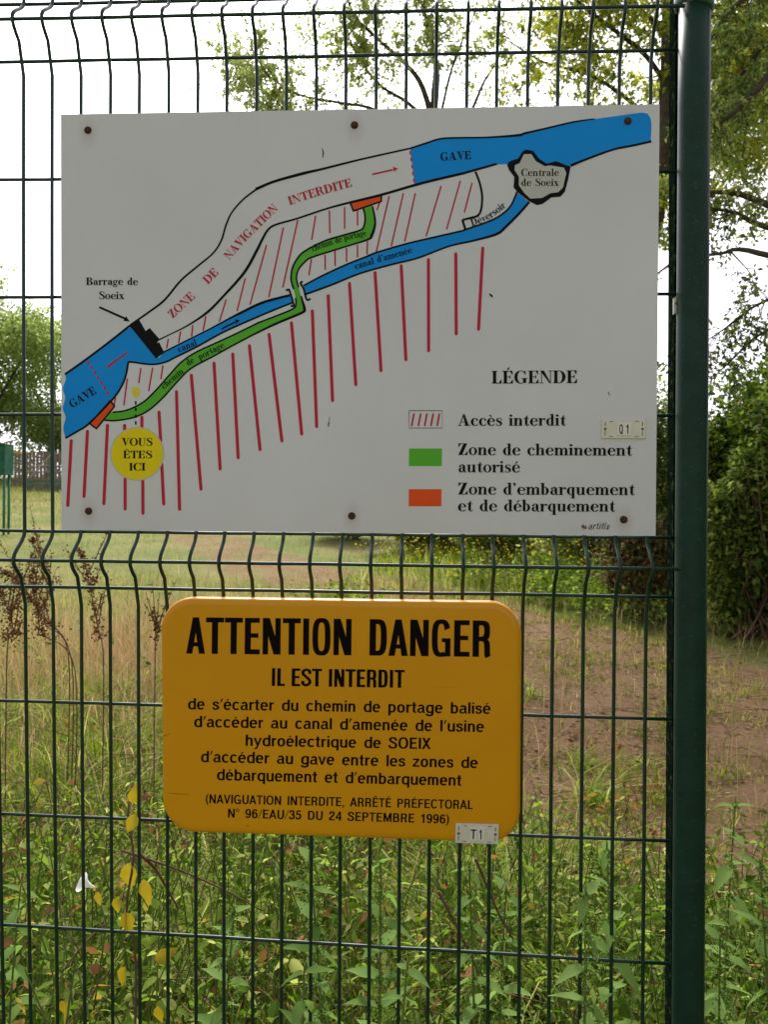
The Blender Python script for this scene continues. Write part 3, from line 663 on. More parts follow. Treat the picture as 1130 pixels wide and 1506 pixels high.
def grotesque():                            # medium weight grotesque in the manner of road plates
    G = {}; T = .168; h = .145; X = .735; q = dict(p=2.35, n=36)
    ring = lambda cx, cy, rx, ry, a0=0, a1=360: arc(cx, cy, rx, ry, rx-T, ry-h, a0, a1, **q)
    up = lambda x, y=1: rect(x, 0, x+T, y)
    G['A'] = ([[(0, 0), (.165, 0), (.435, 1), (.27, 1)], [(.70, 0), (.535, 0), (.265, 1), (.43, 1)], rect(.15, .22, .55, .22+h)], .71)
    G['B'] = ([up(.07), rect(.2, 1-h, .38, 1), rect(.2, 0, .40, h), rect(.2, .455, .40, .455+h), ring(.37, .725, .26, .275, -90, 90), ring(.39, .29, .285, .29, -90, 90)], .73)
    G['C'] = ([ring(.385, .5, .345, .52, 38, 322)], .76)
    G['D'] = ([up(.07), rect(.2, 1-h, .36, 1), rect(.2, 0, .36, h), ring(.35, .5, .35, .5, -90, 90)], .76)
    G['E'] = ([up(.07), rect(.2, 0, .60, h), rect(.2, 1-h, .59, 1), rect(.2, .445, .55, .445+h)], .65)
    G['F'] = ([up(.07), rect(.2, 1-h, .57, 1), rect(.2, .43, .52, .43+h)], .61)
    G['G'] = ([ring(.385, .5, .345, .52, 38, 318), rect(.59, 0, .72, .50), rect(.40, .50-h, .72, .50)], .80)
    G['I'] = ([up(.075)], .30)
    G['L'] = ([up(.07), rect(.2, 0, .55, h)], .58)
    G['M'] = ([up(.07), up(.67), [(.07, 1), (.26, 1), (.505, .12), (.42, 0), (.39, 0)], [(.82, 1), (.63, 1), (.385, .12), (.47, 0), (.50, 0)]], .90)
    G['N'] = ([up(.07), up(.54), [(.07, 1), (.24, 1), (.69, 0), (.52, 0)]], .77)
    G['O'] = ([ring(.40, .5, .36, .52)], .80)
    G['P'] = ([up(.07), rect(.2, 1-h, .39, 1), rect(.2, .40, .39, .40+h), ring(.37, .70, .275, .30, -90, 90)], .69)
    G['R'] = (G['P'][0]+[sweep([(.38, .47), (.50, .40), (.545, .26), (.555, .08), (.59, 0)], [.1, .14, T, T, T])], .73)
    G['S'] = ([sweep([(.565, .69), (.53, .86), (.345, .945), (.165, .87), (.15, .70), (.32, .555), (.50, .44), (.58, .27), (.51, .11), (.33, .055), (.14, .12), (.095, .31)], [T]*2+[h]+[T]*6+[h]+[T]*2)], .70)
    G['T'] = ([rect(.02, 1-h, .62, 1), rect(.245, 0, .395, 1-h)], .64)
    G['U'] = ([rect(.07, .32, .07+T, 1), rect(.53, .32, .53+T, 1), arc(.375, .34, .305, .36, .305-T, .36-h, 180, 360, **q)], .75)
    G['V'] = ([[(0, 1), (.165, 1), (.405, 0), (.26, 0)], [(.665, 1), (.50, 1), (.26, 0), (.405, 0)]], .67)
    G['X'] = ([[(.01, 1), (.19, 1), (.66, 0), (.48, 0)], [(.64, 1), (.46, 1), (0, 0), (.18, 0)]], .67)
    cut = lambda x, y: [(x-.05, y), (x+.02, y), (x+.15, y+.17), (x+.0, y+.17)]
    hat = lambda x, y: [[(x-.20, y), (x-.07, y), (x+.02, y+.17), (x-.06, y+.17)], [(x+.20, y), (x+.07, y), (x-.02, y+.17), (x+.06, y+.17)]]
    G['É'] = (G['E'][0]+[cut(.30, 1.06)], .65); G['Ê'] = (G['E'][0]+hat(.33, 1.06), .65)
    xb = lambda cx, a0=0, a1=360: ring(cx, X/2, .285, X/2+.015, a0, a1)
    G['a'] = ([rect(.395, .10, .395+T*.95, .52), arc(.315, .50, .225, .25, .225-T*.95, .25-h, 0, 165, **q), arc(.245, .215, .21, .225, .21-T*.9, .225-h*.9, 90, 300, **q), rect(.24, .335, .44, .335+h*.8), sweep([(.25, .05), (.36, .07), (.45, .20)], [h*.8, .1, .1]), rect(.45, .0, .60, .105)], .62)
    G['b'] = ([up(.06), xb(.325, -130, 130)], .66); G['d'] = ([rect(.46, 0, .46+T, 1), xb(.335, 50, 310)], .66)
    G['c'] = ([xb(.32, 42, 318)], .60)
    G['e'] = ([xb(.32, 2, 318), rect(.14, .325, .585, .325+h*.85), ], .635)
    G['é'] = (G['e'][0]+[cut(.29, .80)], .635)
    G['g'] = ([rect(.46, -.02, .46+T, X), xb(.335, 50, 310), sweep([(.535, .02), (.50, -.15), (.32, -.215), (.15, -.17), (.11, -.07)], [T, T, h, T, T])], .67)
    ar = lambda x: [arc(x+.265, X-.255, .255, .27, .255-T, .27-h, 0, 150, **q), rect(x+.52-T, 0, x+.52, X-.25)]
    G['h'] = ([up(.06)]+ar(.06), .64); G['n'] = ([up(.06, X)]+ar(.06), .64)
    am = lambda x: [arc(x+.24, X-.235, .23, .25, .23-T, .25-h, 0, 150, **q), rect(x+.47-T, 0, x+.47, X-.23)]
    G['m'] = ([up(.06, X)]+am(.06)+am(.375), .905)
    G['i'] = ([up(.06, X), rect(.06, .86, .06+T, 1)], .27); G['l'] = ([up(.06)], .27)
    G['o'] = ([xb(.325)], .65)
    G['p'] = ([rect(.06, -.27, .06+T, X), xb(.325, -130, 130)], .66); G['q'] = ([rect(.46, -.27, .46+T, X), xb(.335, 50, 310)], .66)
    G['r'] = ([up(.06, X), sweep([(.16, .50), (.24, .63), (.40, .665)], [.1, .14, .15])], .43)
    G['s'] = ([sweep([(.46, .51), (.40, .645), (.28, .675), (.145, .62), (.15, .47), (.30, .385), (.44, .30), (.45, .15), (.32, .06), (.17, .075), (.10, .22)], [T*.9]*2+[h*.9]+[T*.95]*5+[h*.9]+[T*.9]*2)], .56)
    G['t'] = ([rect(.11, .14, .11+T, .94), rect(.01, X-h*.85, .37, X), sweep([(.186, .17), (.22, .07), (.37, .06)], [T, .14, .12])], .40)
    G['u'] = ([rect(.06, .26, .06+T, X), rect(.43, 0, .43+T, X), arc(.315, .25, .255, .27, .255-T, .27-h, 180, 335, **q)], .64)
    G['v'] = ([[(0, X), (.16, X), (.37, 0), (.23, 0)], [(.60, X), (.44, X), (.23, 0), (.37, 0)]], .60)
    G['x'] = ([[(.01, X), (.18, X), (.58, 0), (.41, 0)], [(.57, X), (.40, X), (0, 0), (.17, 0)]], .59)
    G['y'] = ([[(0, X), (.16, X), (.385, .02), (.25, 0)], [(.60, X), (.44, X), (.23, .0), (.19, -.12), (.31, -.12)], sweep([(.27, -.08), (.20, -.20), (.06, -.21)], [.14, .13, .12])], .60)
    G['z'] = ([rect(.03, 0, .52, h), rect(.04, X-h, .51, X), [(.03, h), (.20, h), (.51, X-h), (.34, X-h)]], .56)
    G['f'] = ([rect(.11, 0, .11+T, .80), rect(.01, X-h*.85, .36, X), sweep([(.186, .78), (.22, .90), (.38, .925)], [T, .14, .12])], .37)
    G['('] = ([sweep([(.29, 1.05), (.15, .72), (.13, .40), (.17, .08), (.29, -.22)], [.08, .13, .145, .13, .08])], .35)
    G[')'] = ([sweep([(.06, 1.05), (.20, .72), (.22, .40), (.18, .08), (.06, -.22)], [.08, .13, .145, .13, .08])], .35)
    G[','] = ([[(.07, 0), (.07, .15), (.22, .15), (.22, .02), (.12, -.17), (.06, -.17), (.12, 0)]], .30)
    G["'"] = ([[(.05, .66), (.12, 1), (.25, 1), (.12, .66)]], .26)
    G['/'] = ([[(0, -.03), (.06, -.03), (.38, 1.03), (.32, 1.03)]], .38)
    G['º'] = ([arc(.19, .83, .155, .19, .085, .125, **q)], .38)
    G['0'] = ([ring(.31, .5, .265, .51)], .62)
    G['1'] = ([rect(.25, 0, .25+T, 1), [(.05, .70), (.05, .80), (.20, .85), (.27, 1), (.30, 1), (.30, .70)]], .56)
    G['2'] = ([sweep([(.125, .68), (.16, .87), (.31, .945), (.465, .87), (.475, .68), (.33, .46), (.16, .25), (.115, .08)], [T, T, h, T, T, T, T, T]), rect(.045, 0, .56, h)], .62)
    G['3'] = ([sweep([(.12, .72), (.17, .89), (.31, .945), (.45, .87), (.45, .64), (.28, .545)], [T, T, h, T, T, h]), sweep([(.28, .525), (.46, .46), (.49, .24), (.38, .08), (.24, .06), (.13, .13), (.11, .29)], [h, T, T, T, h, T, T])], .62)
    G['4'] = ([rect(.355, 0, .355+T, 1), rect(.03, .22, .59, .22+h), [(.03, .22+h), (.19, .22+h), (.44, 1), (.36, 1)]], .62)
    G['5'] = ([rect(.13, 1-h, .53, 1), [(.13, 1), (.26, 1), (.22, .50), (.07, .50)], sweep([(.14, .53), (.28, .60), (.44, .53), (.49, .33), (.41, .12), (.26, .06), (.12, .14), (.10, .27)], [.12, h, T, T, T, h, T, T])], .62)
    G['6'] = ([ring(.315, .33, .265, .345), sweep([(.125, .38), (.14, .72), (.24, .91), (.38, .935), (.50, .80)], [T, T, .14, h, T])], .62)
    G['9'] = ([ring(.305, .67, .265, .345), sweep([(.495, .62), (.48, .28), (.38, .09), (.24, .065), (.12, .20)], [T, T, .14, h, T])], .62)
    G['Q'] = ([ring(.40, .5, .36, .52), [(.42, .27), (.52, .32), (.76, .03), (.66, -.05)]], .80)
    G[' '] = ([], .50)
    return G
SANS = grotesque()
SANS['k'] = SANS['h']
SLANT = {}
for _c in 'artifx':                          # thin slanted version for the maker's name
    _g = []
    for _p in SANS[_c][0]:
        if isinstance(_p, tuple):
            _m = [((a[0]+b[0])/2, (a[1]+b[1])/2) for a, b in zip(_p[1], _p[2])]
            _g.append(sweep(_m, .09, False))
            _g[-1] = ('strip', [(x+y*.25, y) for x, y in _g[-1][1]], [(x+y*.25, y) for x, y in _g[-1][2]])
        else:
            _cx = sum(q_[0] for q_ in _p)/len(_p); _g.append([(_cx+(x-_cx)*.62+y*.25, y) for x, y in _p])
    SLANT[_c] = (_g, SANS[_c][1])
def draw_text(pr, text, font, path, cap, upright=None):
    """path: baseline points on the board; the words are spread over its whole length"""
    if len(path) > 2: path, _ = catmull(path, None, 8)
    seg = [0]
    for a, b in zip(path[:-1], path[1:]): seg.append(seg[-1]+math.hypot(b[0]-a[0], b[1]-a[1]))
    Ltot = seg[-1]
    def on(d):
        i = 0
        while i < len(seg)-2 and seg[i+1] < d: i += 1
        a, b = path[i], path[i+1]; q = (seg[i+1]-seg[i]) or 1; t = (d-seg[i])/q
        return (a[0]+(b[0]-a[0])*t, a[1]+(b[1]-a[1])*t), ((b[0]-a[0])/q, (b[1]-a[1])/q)
    if font == 'sans': font = SANS
    G = font; tot = sum(G[c][1] for c in text) - .06; sx = Ltot/tot; pen = -.03
    for c in text:
        g, adv = G[c]
        (bx, by), (tx, ty) = on((pen+adv/2)*sx)
        def mp(q):
            dx = (q[0]-adv/2)*sx; hy = q[1]*cap; return (bx+tx*dx+ty*hy, by+ty*dx-tx*hy)
        for s in g:
            if isinstance(s, tuple): pr.strip([mp(q) for q in s[1]], [mp(q) for q in s[2]])
            else: pr.poly([mp(q) for q in s])
        pen += adv

# ------------------------------------------------------------------ the map board
MAP = Sign([(89, 167), (971, 152), (965, 787), (90, 778)], -.0125)
BOLTS = [(129, 190.5), (521.5, 183), (924, 177), (130, 750.5), (517.5, 757.5), (918, 763)]
BOLTS_LOCAL = [(lambda q: (q[0], q[2]))(MAP.loc(MAP.P(*b))) for b in BOLTS]
M['board'] = board_mat(); M['yellow'] = yellow_mat()
M['boardedge'] = mat_plain('board_edge', (.5, .49, .46), .5, .3)
M['bluebl'] = M['black']
def build_map():
    r = MAP.root('map_sign', 'white rectangular board with a river map, hatched zones and a legend', 'sign')
    c = [(89, 167), (971, 152), (965, 787), (90, 778)]
    f = [MAP.P(*q) for q in c]; b = [MAP.P(*q, -.0035) for q in c]
    # gently uneven face grid
    N1, N2 = 24, 18; vs = []; fs = []
    for j in range(N2+1):
        for i in range(N1+1):
            s, t = i/N1, j/N2
            p = (1-t)*((1-s)*f[0]+s*f[1])+t*((1-s)*f[3]+s*f[2]); vs.append(p)
    for j in range(N2):
        for i in range(N1): a = j*(N1+1)+i; fs.append((a, a+N1+1, a+N1+2, a+1))
    o = len(vs); vs += f+b
    fs += [(o+4, o+5, o+6, o+7), (o, o+1, o+5, o+4), (o+1, o+2, o+6, o+5), (o+2, o+3, o+7, o+6), (o+3, o, o+4, o+7)]
    ob = MAP.part('board', M['board'], vs, fs)
    bo = ob
    L1, L2, L3, L4, L5 = .00012, .00022, .00034, .00046, .00058
    # --- blue water
    p = Print(MAP, L1)
    left = K4(57, 410, 62, 440, 45, 490, 58, 540, 45, 600, 60, 650, 48, 710, 60, 765)
    left, _ = catmull(left)
    p.poly(left + K4(190, 685, 320, 552, 370, 480, 396, 415, 410, 345, 440, 345, 500, 354, 560, 356, 620, 342) + K7(40, 638, 200, 560, 400, 450, 600, 360, 800, 275, 925, 225, 908, 172, 700, 225, 540, 300, 450, 345, 300, 425, 150, 500, 0, 575) + K4(600, 292, 580, 320, 575, 318, 560, 300, 455, 160, 425, 150, 395, 163))
    p.poly(K5(402, 222, 500, 172, 640, 107, 770, 56, 820, 40) + K2(640, 800, 700, 775, 850, 732, 1000, 697, 1130, 668) + K3(90, 660, 200, 622, 270, 587, 320, 540, 345, 490, 356, 466, 420, 514, 370, 570, 300, 640, 250, 680, 130, 715, 0, 745) + K2(900, 805, 760, 840, 600, 884, 450, 944, 318, 992))
    up = K2(860, 238, 1020, 189, 1130, 184) + K3(200, 181, 360, 171, 400, 159, 500, 136, 650, 101, 760, 84, 900, 65)
    p.poly(up + K3(1005, 50, 1035, 56, 1050, 78, 1056, 110, 1052, 200, 950, 225, 850, 245, 700, 300, 635, 328, 470, 360, 380, 318, 330, 320, 250, 320, 100, 360, 0, 387) + K2(1000, 398, 883, 428))
    p.out('river_print', M['blue'], label='blue river and canal printed across the map', parent=bo)
    # --- green footpath
    ge_up = K4(307, 621, 322, 622, 400, 611, 490, 567, 560, 502, 640, 412, 700, 347, 780, 292, 900, 236, 1000, 190)
    ge_up += K5(150, 428, 300, 370, 352, 343, 360, 300, 345, 240, 332, 180, 342, 118, 380, 55, 430, 18)
    ge_up += K2(420, 716, 520, 686, 600, 662, 620, 640, 626, 592, 612, 534)
    ge_lo = K4(272, 665, 340, 668, 440, 650, 520, 612, 600, 542, 690, 442, 760, 377, 880, 312, 1000, 246)
    ge_lo += K5(130, 490, 250, 432, 392, 372, 405, 348, 388, 285, 374, 232, 362, 182, 374, 132, 416, 84, 450, 64)
    ge_lo += K2(460, 767, 560, 736, 640, 710, 660, 690, 678, 622, 662, 527)
    p = Print(MAP, L2)
    U, _ = catmull(ge_up); Lo, _ = catmull(ge_lo)
    def resample(q, n):
        d = [0]
        for a, b in zip(q[:-1], q[1:]): d.append(d[-1]+math.hypot(b[0]-a[0], b[1]-a[1]))
        t = np.linspace(0, d[-1], n); return list(zip(np.interp(t, d, [a[0] for a in q]), np.interp(t, d, [a[1] for a in q])))
    # match both edges piece by piece so the band stays even
    def split(q, n=3):
        return q
    cuts_u = [U[:54], U[53:108], U[107:]]; cuts_l = [Lo[:48], Lo[47:108], Lo[107:]]
    for a, b in zip(cuts_u, cuts_l): p.strip(resample(a, 40), resample(b, 40))
    p.out('footpath_print', M['green'], label='green footpath band winding across the map', parent=bo)
    # --- orange landing stages and legend swatches, dot
    for q, nm in ((K4(310, 557, 332, 590, 232, 713, 195, 685), 'landing_stage_print'), (K2(548, 520, 710, 482, 710, 512, 565, 562), 'landing_stage_print'), (K6(61, 560, 197, 560, 196, 631, 60, 631), 'legend_swatch')):
        p = Print(MAP, L3); p.poly(q); p.out(nm, M['orange'], label='orange block', parent=bo)
    p = Print(MAP, L2); p.poly(K6(62, 391, 199, 391, 198, 464, 61, 464)); p.out('legend_swatch', M['green'], label='green rectangle in the legend', parent=bo)
    # --- black outlines
    p = Print(MAP, L4); p.wt = 1.22
    p.poly(K4(415, 148, 468, 108, 505, 172, 528, 155, 582, 217, 568, 237, 606, 290, 562, 324, 430, 160))
    p.line(K4(57, 412, 160, 340, 300, 235, 395, 160, 440, 125), 2.6)
    p.line(K4(440, 125, 530, 62, 610, 0)+K1(700, 985, 790, 908, 880, 832, 925, 762, 950, 680, 985, 605, 1050, 532, 1130, 472)+K2(60, 448, 150, 410, 300, 368, 400, 345, 600, 295, 860, 237), [2.2, 2.4, 2.6, 2.4, 2.2, 2.0, 2.2, 2.2, 2.0, 2, 2.4, 3.4, 3.2, 3.6, 2.8, 2.2, 2.0])
    p.line(K2(860, 237, 940, 211, 1020, 187)+K3(60, 182, 200, 180, 360, 169, 400, 158, 500, 135, 650, 100, 760, 84), [2, 2.2, 2.2, 2, 2, 3, 2.6, 2.2, 2, 1.4])
    p.line(K4(575, 222)+K7(0, 465, 130, 400, 280, 300, 400, 180, 560, 0)+K2(60, 772, 90, 712, 122, 658, 165, 632, 270, 602, 420, 552, 545, 518, 710, 478, 883, 428, 1000, 398, 1130, 368)+K3(100, 360, 253, 317), [1.6, 1.4, 1.8, 3, 2.8, 3.4, 3.4, 3.0, 2.6, 2.4, 2.2, 2.2, 2.6, 3, 3.2, 3.2, 3, 2.8, 2.6, 2.2])
    p.line(K4(60, 765, 125, 728, 190, 685, 320, 552, 370, 480, 396, 415, 408, 345), 2.4)
    p.line(K4(408, 343, 440, 345, 500, 354, 560, 356, 620, 342)+K7(40, 638, 200, 560, 400, 450, 600, 360, 800, 275, 925, 226), 2.2)
    p.line(K4(575, 236, 603, 292), 2.2); p.line(K4(560, 322, 600, 292)+K7(0, 575, 150, 500, 300, 425, 450, 345, 540, 300, 700, 225, 905, 170), [1.5, 2.2, 1.8, 1.8, 1.8, 2.2, 3, 3.2, 3])
    p.line(K5(402, 222, 500, 170, 640, 105, 770, 54)+K2(640, 795, 700, 773, 850, 730, 1000, 695, 1130, 665)+K3(90, 658, 200, 620, 270, 585, 320, 540, 345, 490, 356, 462), 2.2)
    p.line(K2(318, 994, 450, 946, 600, 886, 760, 841, 900, 806)+K3(0, 746, 130, 716, 250, 682, 300, 642, 370, 572, 420, 515), [2.4, 2.4, 2.2, 2.2, 2.2, 2.2, 2.4, 3.2, 3.2, 3, 2.8])
    p.line(K3(140, 358, 163, 420, 175, 490, 168, 560, 150, 587, 118, 597, 75, 608), 2.6); p.line(K3(72, 606, 88, 660), 2.8, False)
    p.line(K3(635, 327, 700, 300, 850, 245, 950, 224, 1055, 201), [3.4, 2.8, 2.4, 2.6, 2.6])
    p.line(K5(304, 250, 320, 244, 330, 270, 345, 320, 346, 334, 330, 334), 2.4); p.line(K5(398, 200, 385, 208, 402, 240, 415, 290, 424, 302, 440, 294), 2.4)
    i0, i1 = 50, 0
    p.line(ge_up[1:11]+K5(150, 428, 300, 370, 350, 345, 360, 318, 357, 290), 2.0)
    p.line(K5(348, 242, 338, 215, 332, 180, 342, 118, 380, 55, 430, 18)+K2(420, 716, 520, 686, 600, 662, 620, 640, 626, 592, 615, 545), 2.2)
    p.line(ge_lo[:9]+K5(130, 490, 250, 432, 392, 372, 406, 348, 396, 310, 388, 280), [2, 2, 2, 2, 2, 2, 2, 2, 2, 2.2, 2.8, 3, 3.6, 2.6, 2])
    p.line(K5(374, 232, 362, 182, 374, 132, 416, 84, 450, 64)+K2(460, 767, 560, 736, 640, 710, 660, 690, 678, 622, 664, 538), [2, 2, 2, 2, 2.2, 2, 2, 2.4, 3.6, 2.6, 2])
    for q in (K4(310, 557, 332, 590, 232, 713, 195, 685, 310, 557), K2(548, 520, 710, 482, 710, 512, 565, 562, 548, 520)):
        for a_, b_ in zip(q[:-1], q[1:]): p.line([a_, b_], 2.0, False, True)
    p.line(K4(248, 40, 392, 104), 2.6, False); p.poly(K4(396, 90, 417, 120, 382, 116))
    p.line(K4(926, 160, 1002, 122), 2.0, False); p.poly(K4(1000, 108, 1028, 112, 1008, 132))
    # power station blob
    outer = K3(305, 325, 312, 308, 340, 296, 362, 290, 385, 252, 405, 243, 440, 250, 470, 290, 510, 316, 560, 303, 612, 325, 635, 330, 622, 400, 605, 462, 582, 488, 535, 492, 490, 525, 460, 532, 420, 512, 362, 468, 338, 440, 342, 385, 315, 350)
    p.poly(outer)
    for k in range(4): p.line(K4(450, 560+k*37, 450, 580+k*37), 2.0, False)
    b6 = K6(62, 234, 200, 234, 200, 306, 62, 306, 62, 234); p.line(b6, .7, False)
    # old marks on the board
    p.line([(474, 217), (475.5, 224), (474.5, 231)], [.6, 1.6, .7]); p.line([(485, 612), (484.4, 618)], .7, False); p.line([(484, 619), (483, 626)], 1.2, False); p.line([(720, 431), (723, 433.5), (725, 436)], [1.0, 2.6, .8])
    p.line([(826, 278), (828, 282)], .8, False); p.line([(895, 575), (897, 580)], .8, False)
    p.out('outline_print', M['black'], label='black outlines, dam and arrows of the map', parent=bo)
    p = Print(MAP, L5)
    p.poly(K3(345, 325, 370, 314, 392, 268, 430, 267, 455, 305, 500, 330, 530, 326, 600, 338, 612, 365, 595, 440, 570, 465, 530, 470, 485, 495, 425, 498, 395, 470, 366, 430, 366, 385, 343, 350))
    p.out('station_print', M['boardedge'], label='white power station outline on the map', parent=bo)
    p = Print(MAP, L5); p.disc(450/3.767+80, 508/3.767+440, 2.0, 16); p.out('pin_hole_print', M['boardedge'], parent=bo)
    # --- red
    p = Print(MAP, L3)
    thick = [K4(92, 780, 73, 1138), K4(182, 728, 163, 1088), K4(293, 695, 273, 1128), K4(388, 695, 389, 720), K4(391, 990, 391, 1158), K4(484, 650, 484, 705), K4(489, 1000, 490, 1182), K4(579, 622, 588, 780), K4(594, 910, 605, 1130), K4(676, 508, 693, 1160), K4(758, 417, 812, 1048), K4(884, 350, 918, 936), K4(988, 300, 1018, 874),
             K5(101, 555, 160, 1130), K5(210, 492, 281, 1082), K5(334, 428, 391, 1044), K5(450, 362, 474, 1003), K5(538, 278, 562, 858), K5(656, 210, 691, 770), K5(798, 150, 831, 693), K5(943, 112, 969, 632), K5(1094, 78, 1095, 582), K3(38, 785, 40, 1200), K3(178, 755, 156, 1176)]
    for q in thick: t = Print(MAP, L3); t.line(q, 4.7, False, True); t.out('hatch_line', M['red'], parent=bo)
    thin = [K4(337, 542, 330, 585), K4(403, 438, 384, 582), K4(478, 380, 467, 458), K4(543, 378, 522, 503), K4(600, 365, 590, 437), K4(630, 218, 622, 265), K4(698, 178, 688, 235), K4(766, 142, 760, 200), K4(838, 93, 824, 167), K5(77, 185, 33, 360), K7(423, 205, 374, 365), K5(195, 0, 105, 325),
            K2(200, 650, 125, 1008), K2(275, 612, 198, 957), K2(368, 590, 348, 710), K2(440, 562, 442, 675), K2(519, 545, 519, 652), K2(586, 560, 586, 635), K2(700, 520, 688, 555), K2(750, 488, 684, 773), K2(824, 472, 762, 743), K2(886, 472, 832, 718), K2(1020, 435, 943, 692), K2(1120, 408, 1050, 655),
            K3(122, 418, 83, 567), K2(346, 815, 334, 893), K2(418, 792, 418, 865), K2(469, 770, 470, 845), K2(529, 757, 529, 823), K2(586, 740, 586, 800), K2(638, 720, 636, 785)]
    for q in thin: t = Print(MAP, L3); t.line(q, 2.2, False, True); t.out('thin_hatch_line', M['red'], parent=bo)
    for x in (78, 106, 132, 158, 184): t = Print(MAP, L3); t.line(K6(x+4, 248, x-5, 295), 2.6, False, True); t.out('legend_hatch_line', M['red'], parent=bo)
    p.line(K2(662, 372, 770, 348), 2.6, False); p.poly(K2(770, 332, 798, 342, 775, 358)); p.out('arrow_print', M['red'], parent=bo); p = Print(MAP, L3)
    p.line(K4(404, 289, 350, 328, 292, 372), [2.4, 2.8, 3.8], False); p.out('arrow_print', M['red'], parent=bo); p = Print(MAP, L3)
    for k in range(5): a, b = k/4.7, k/4.7+.11; p.line(K2(860+22*a, 250+170*a, 860+22*b, 250+170*b), 2.6, False)
    p.out('limit_line_print', M['red'], parent=bo); p = Print(MAP, L3)
    for k in range(7): a, b = k/6.7, k/6.7+.09; p.line(K4(181+121*a, 338+190*a, 181+121*b, 338+190*b), 2.8, False)
    p.out('limit_line_print', M['red'], parent=bo)
    # --- you-are-here disc and pin
    p = Print(MAP, L3+.00003); p.disc(201.6, 666.2, 39.6, 64); p.out('disc_rim_print', M['boardedge'], label='pale rim round the yellow disc', parent=bo)
    p = Print(MAP, L4); p.disc(201.6, 666.2, 38.0, 64); p.out('disc_print', M['yellowdot'], label='yellow disc that holds the words', parent=bo); p = Print(MAP, L4)
    p.poly([(199.5+6.2*math.cos(R(a)), 574.2-6.2*math.sin(R(a))) for a in range(-30, 211, 12)]+[(199.5, 585.5)])
    p.out('pin_print', M['yellowdot'], label='small yellow map pin', parent=bo)
    # --- words
    L6 = .0007
    def words(lines, mat, label, lift=L6):
        for t, path, cap in lines:
            q = Print(MAP, lift); draw_text(q, t, SERIF, path, cap)
            q.out('lettering', mat, label=label.split(' ')[0]+' printed words '+t, parent=bo)
    words([('LÉGENDE', [(724.2, 563), (849.8, 562.2)], 18.6)], M['black'], 'black heading LÉGENDE')
    words([('Accès interdit', [(674, 625), (832.5, 624.8)], 17)], M['black'], 'black legend line Accès interdit')
    words([('Zone de cheminement', [(674, 668), (930, 669)], 17.2), ('autorisé', [(674.5, 693.3), (765, 693.6)], 17.2)], M['black'], 'black legend lines Zone de cheminement autorisé')
    words([("Zone d'embarquement", [(674, 726), (934, 727)], 17.4), ('et de débarquement', [(674, 750.6), (905, 751.2)], 17.2)], M['black'], "black legend lines Zone d'embarquement et de débarquement")
    words([('Barrage de', [(126.7, 418), (202.6, 418.2)], 11), ('Soeix', [(145.4, 438.8), (182.6, 438.9)], 11.2)], M['black'], 'black words Barrage de Soeix')
    words([('Centrale', K3(378, 382, 573, 381), 11), ('de Soeix', K3(378, 433, 573, 433), 11)], M['black'], 'black words Centrale de Soeix')
    words([('Déversoir', K3(124, 641, 175, 622, 235, 590, 300, 540), 10.5)], M['black'], 'black word Déversoir along the canal')
    words([('GAVE', [(648.3, 235.3), (693.5, 232.7)], 12)], M['black'], 'black word GAVE on the upper river')
    words([('GAVE', K4(98, 600, 235, 516), 12)], M['black'], 'black word GAVE on the lower river')
    words([('canal', K7(68, 602, 206, 545), 9.5)], M['black'], 'black word canal')
    words([("canal d'amenée", K2(576, 865, 720, 822, 872, 778), 9.6)], M['black'], "black words canal d'amenée")
    words([('chemin de portage', K2(354, 772, 440, 742, 540, 712, 634, 690), 9.2)], M['black'], 'black words chemin de portage on the upper path')
    words([('chemin', K4(608, 495, 718, 402), 9.6), ('de', K4(742, 366, 778, 344), 9.6), ('portage', K4(806, 332, 944, 262), 9.6)], M['black'], 'black words chemin de portage on the lower path')
    words([('ZONE', K4(655, 104, 782, -14), 12.4), ('DE', K1(852, 1006, 912, 944), 12.4), ('NAVIGATION', K1(970, 872, 1060, 768)+K2(85, 640, 175, 553), 12.4), ('INTERDITE', K2(235, 531, 400, 478, 560, 434), 12.4)], M['red'], 'red words ZONE DE NAVIGATION INTERDITE')
    words([('VOUS', K4(373, 808, 543, 808), 11.6), ('ÊTES', K4(382, 877, 541, 877), 11.2), ('ICI', K4(415, 945, 503, 945), 11.2)], M['black'], 'black words VOUS ÊTES ICI on the yellow disc', .0008)
    q = Print(MAP, L6)
    draw_text(q, 'artifix', SLANT, [(865, 777.6), (880, 776.8), (896.5, 777.8)], 9.5)
    q.out('maker_mark', M['black'], label='tiny slanted maker name artifix', parent=bo)
    q = Print(MAP, L6); q.disc(858, 773, 2.6, 10); q.disc(861.5, 775, 2, 10); q.out('maker_leaf', M['screw'], label='grey leaf mark beside the maker name', parent=bo)
    q = Print(MAP, L6); q.disc(862.5, 772.5, 1.2, 10); q.disc(858, 777, 1.1, 10); q.out('maker_leaf', M['orange'], label='orange speck beside the maker name', parent=bo)
    for bx, by in BOLTS:
        mb = MB(); a = MAP.P(bx, by, 0); n = MAP.n
        mb.tube([a, a+n*.0012], [.0063, .0062], 14); mb.tube([a+n*.0012, a+n*.0035, a+n*.0046], [.0052, .0050, .0036], 6)
        MAP.part('bolt', M['rust'], mb.v, mb.f)
build_map()

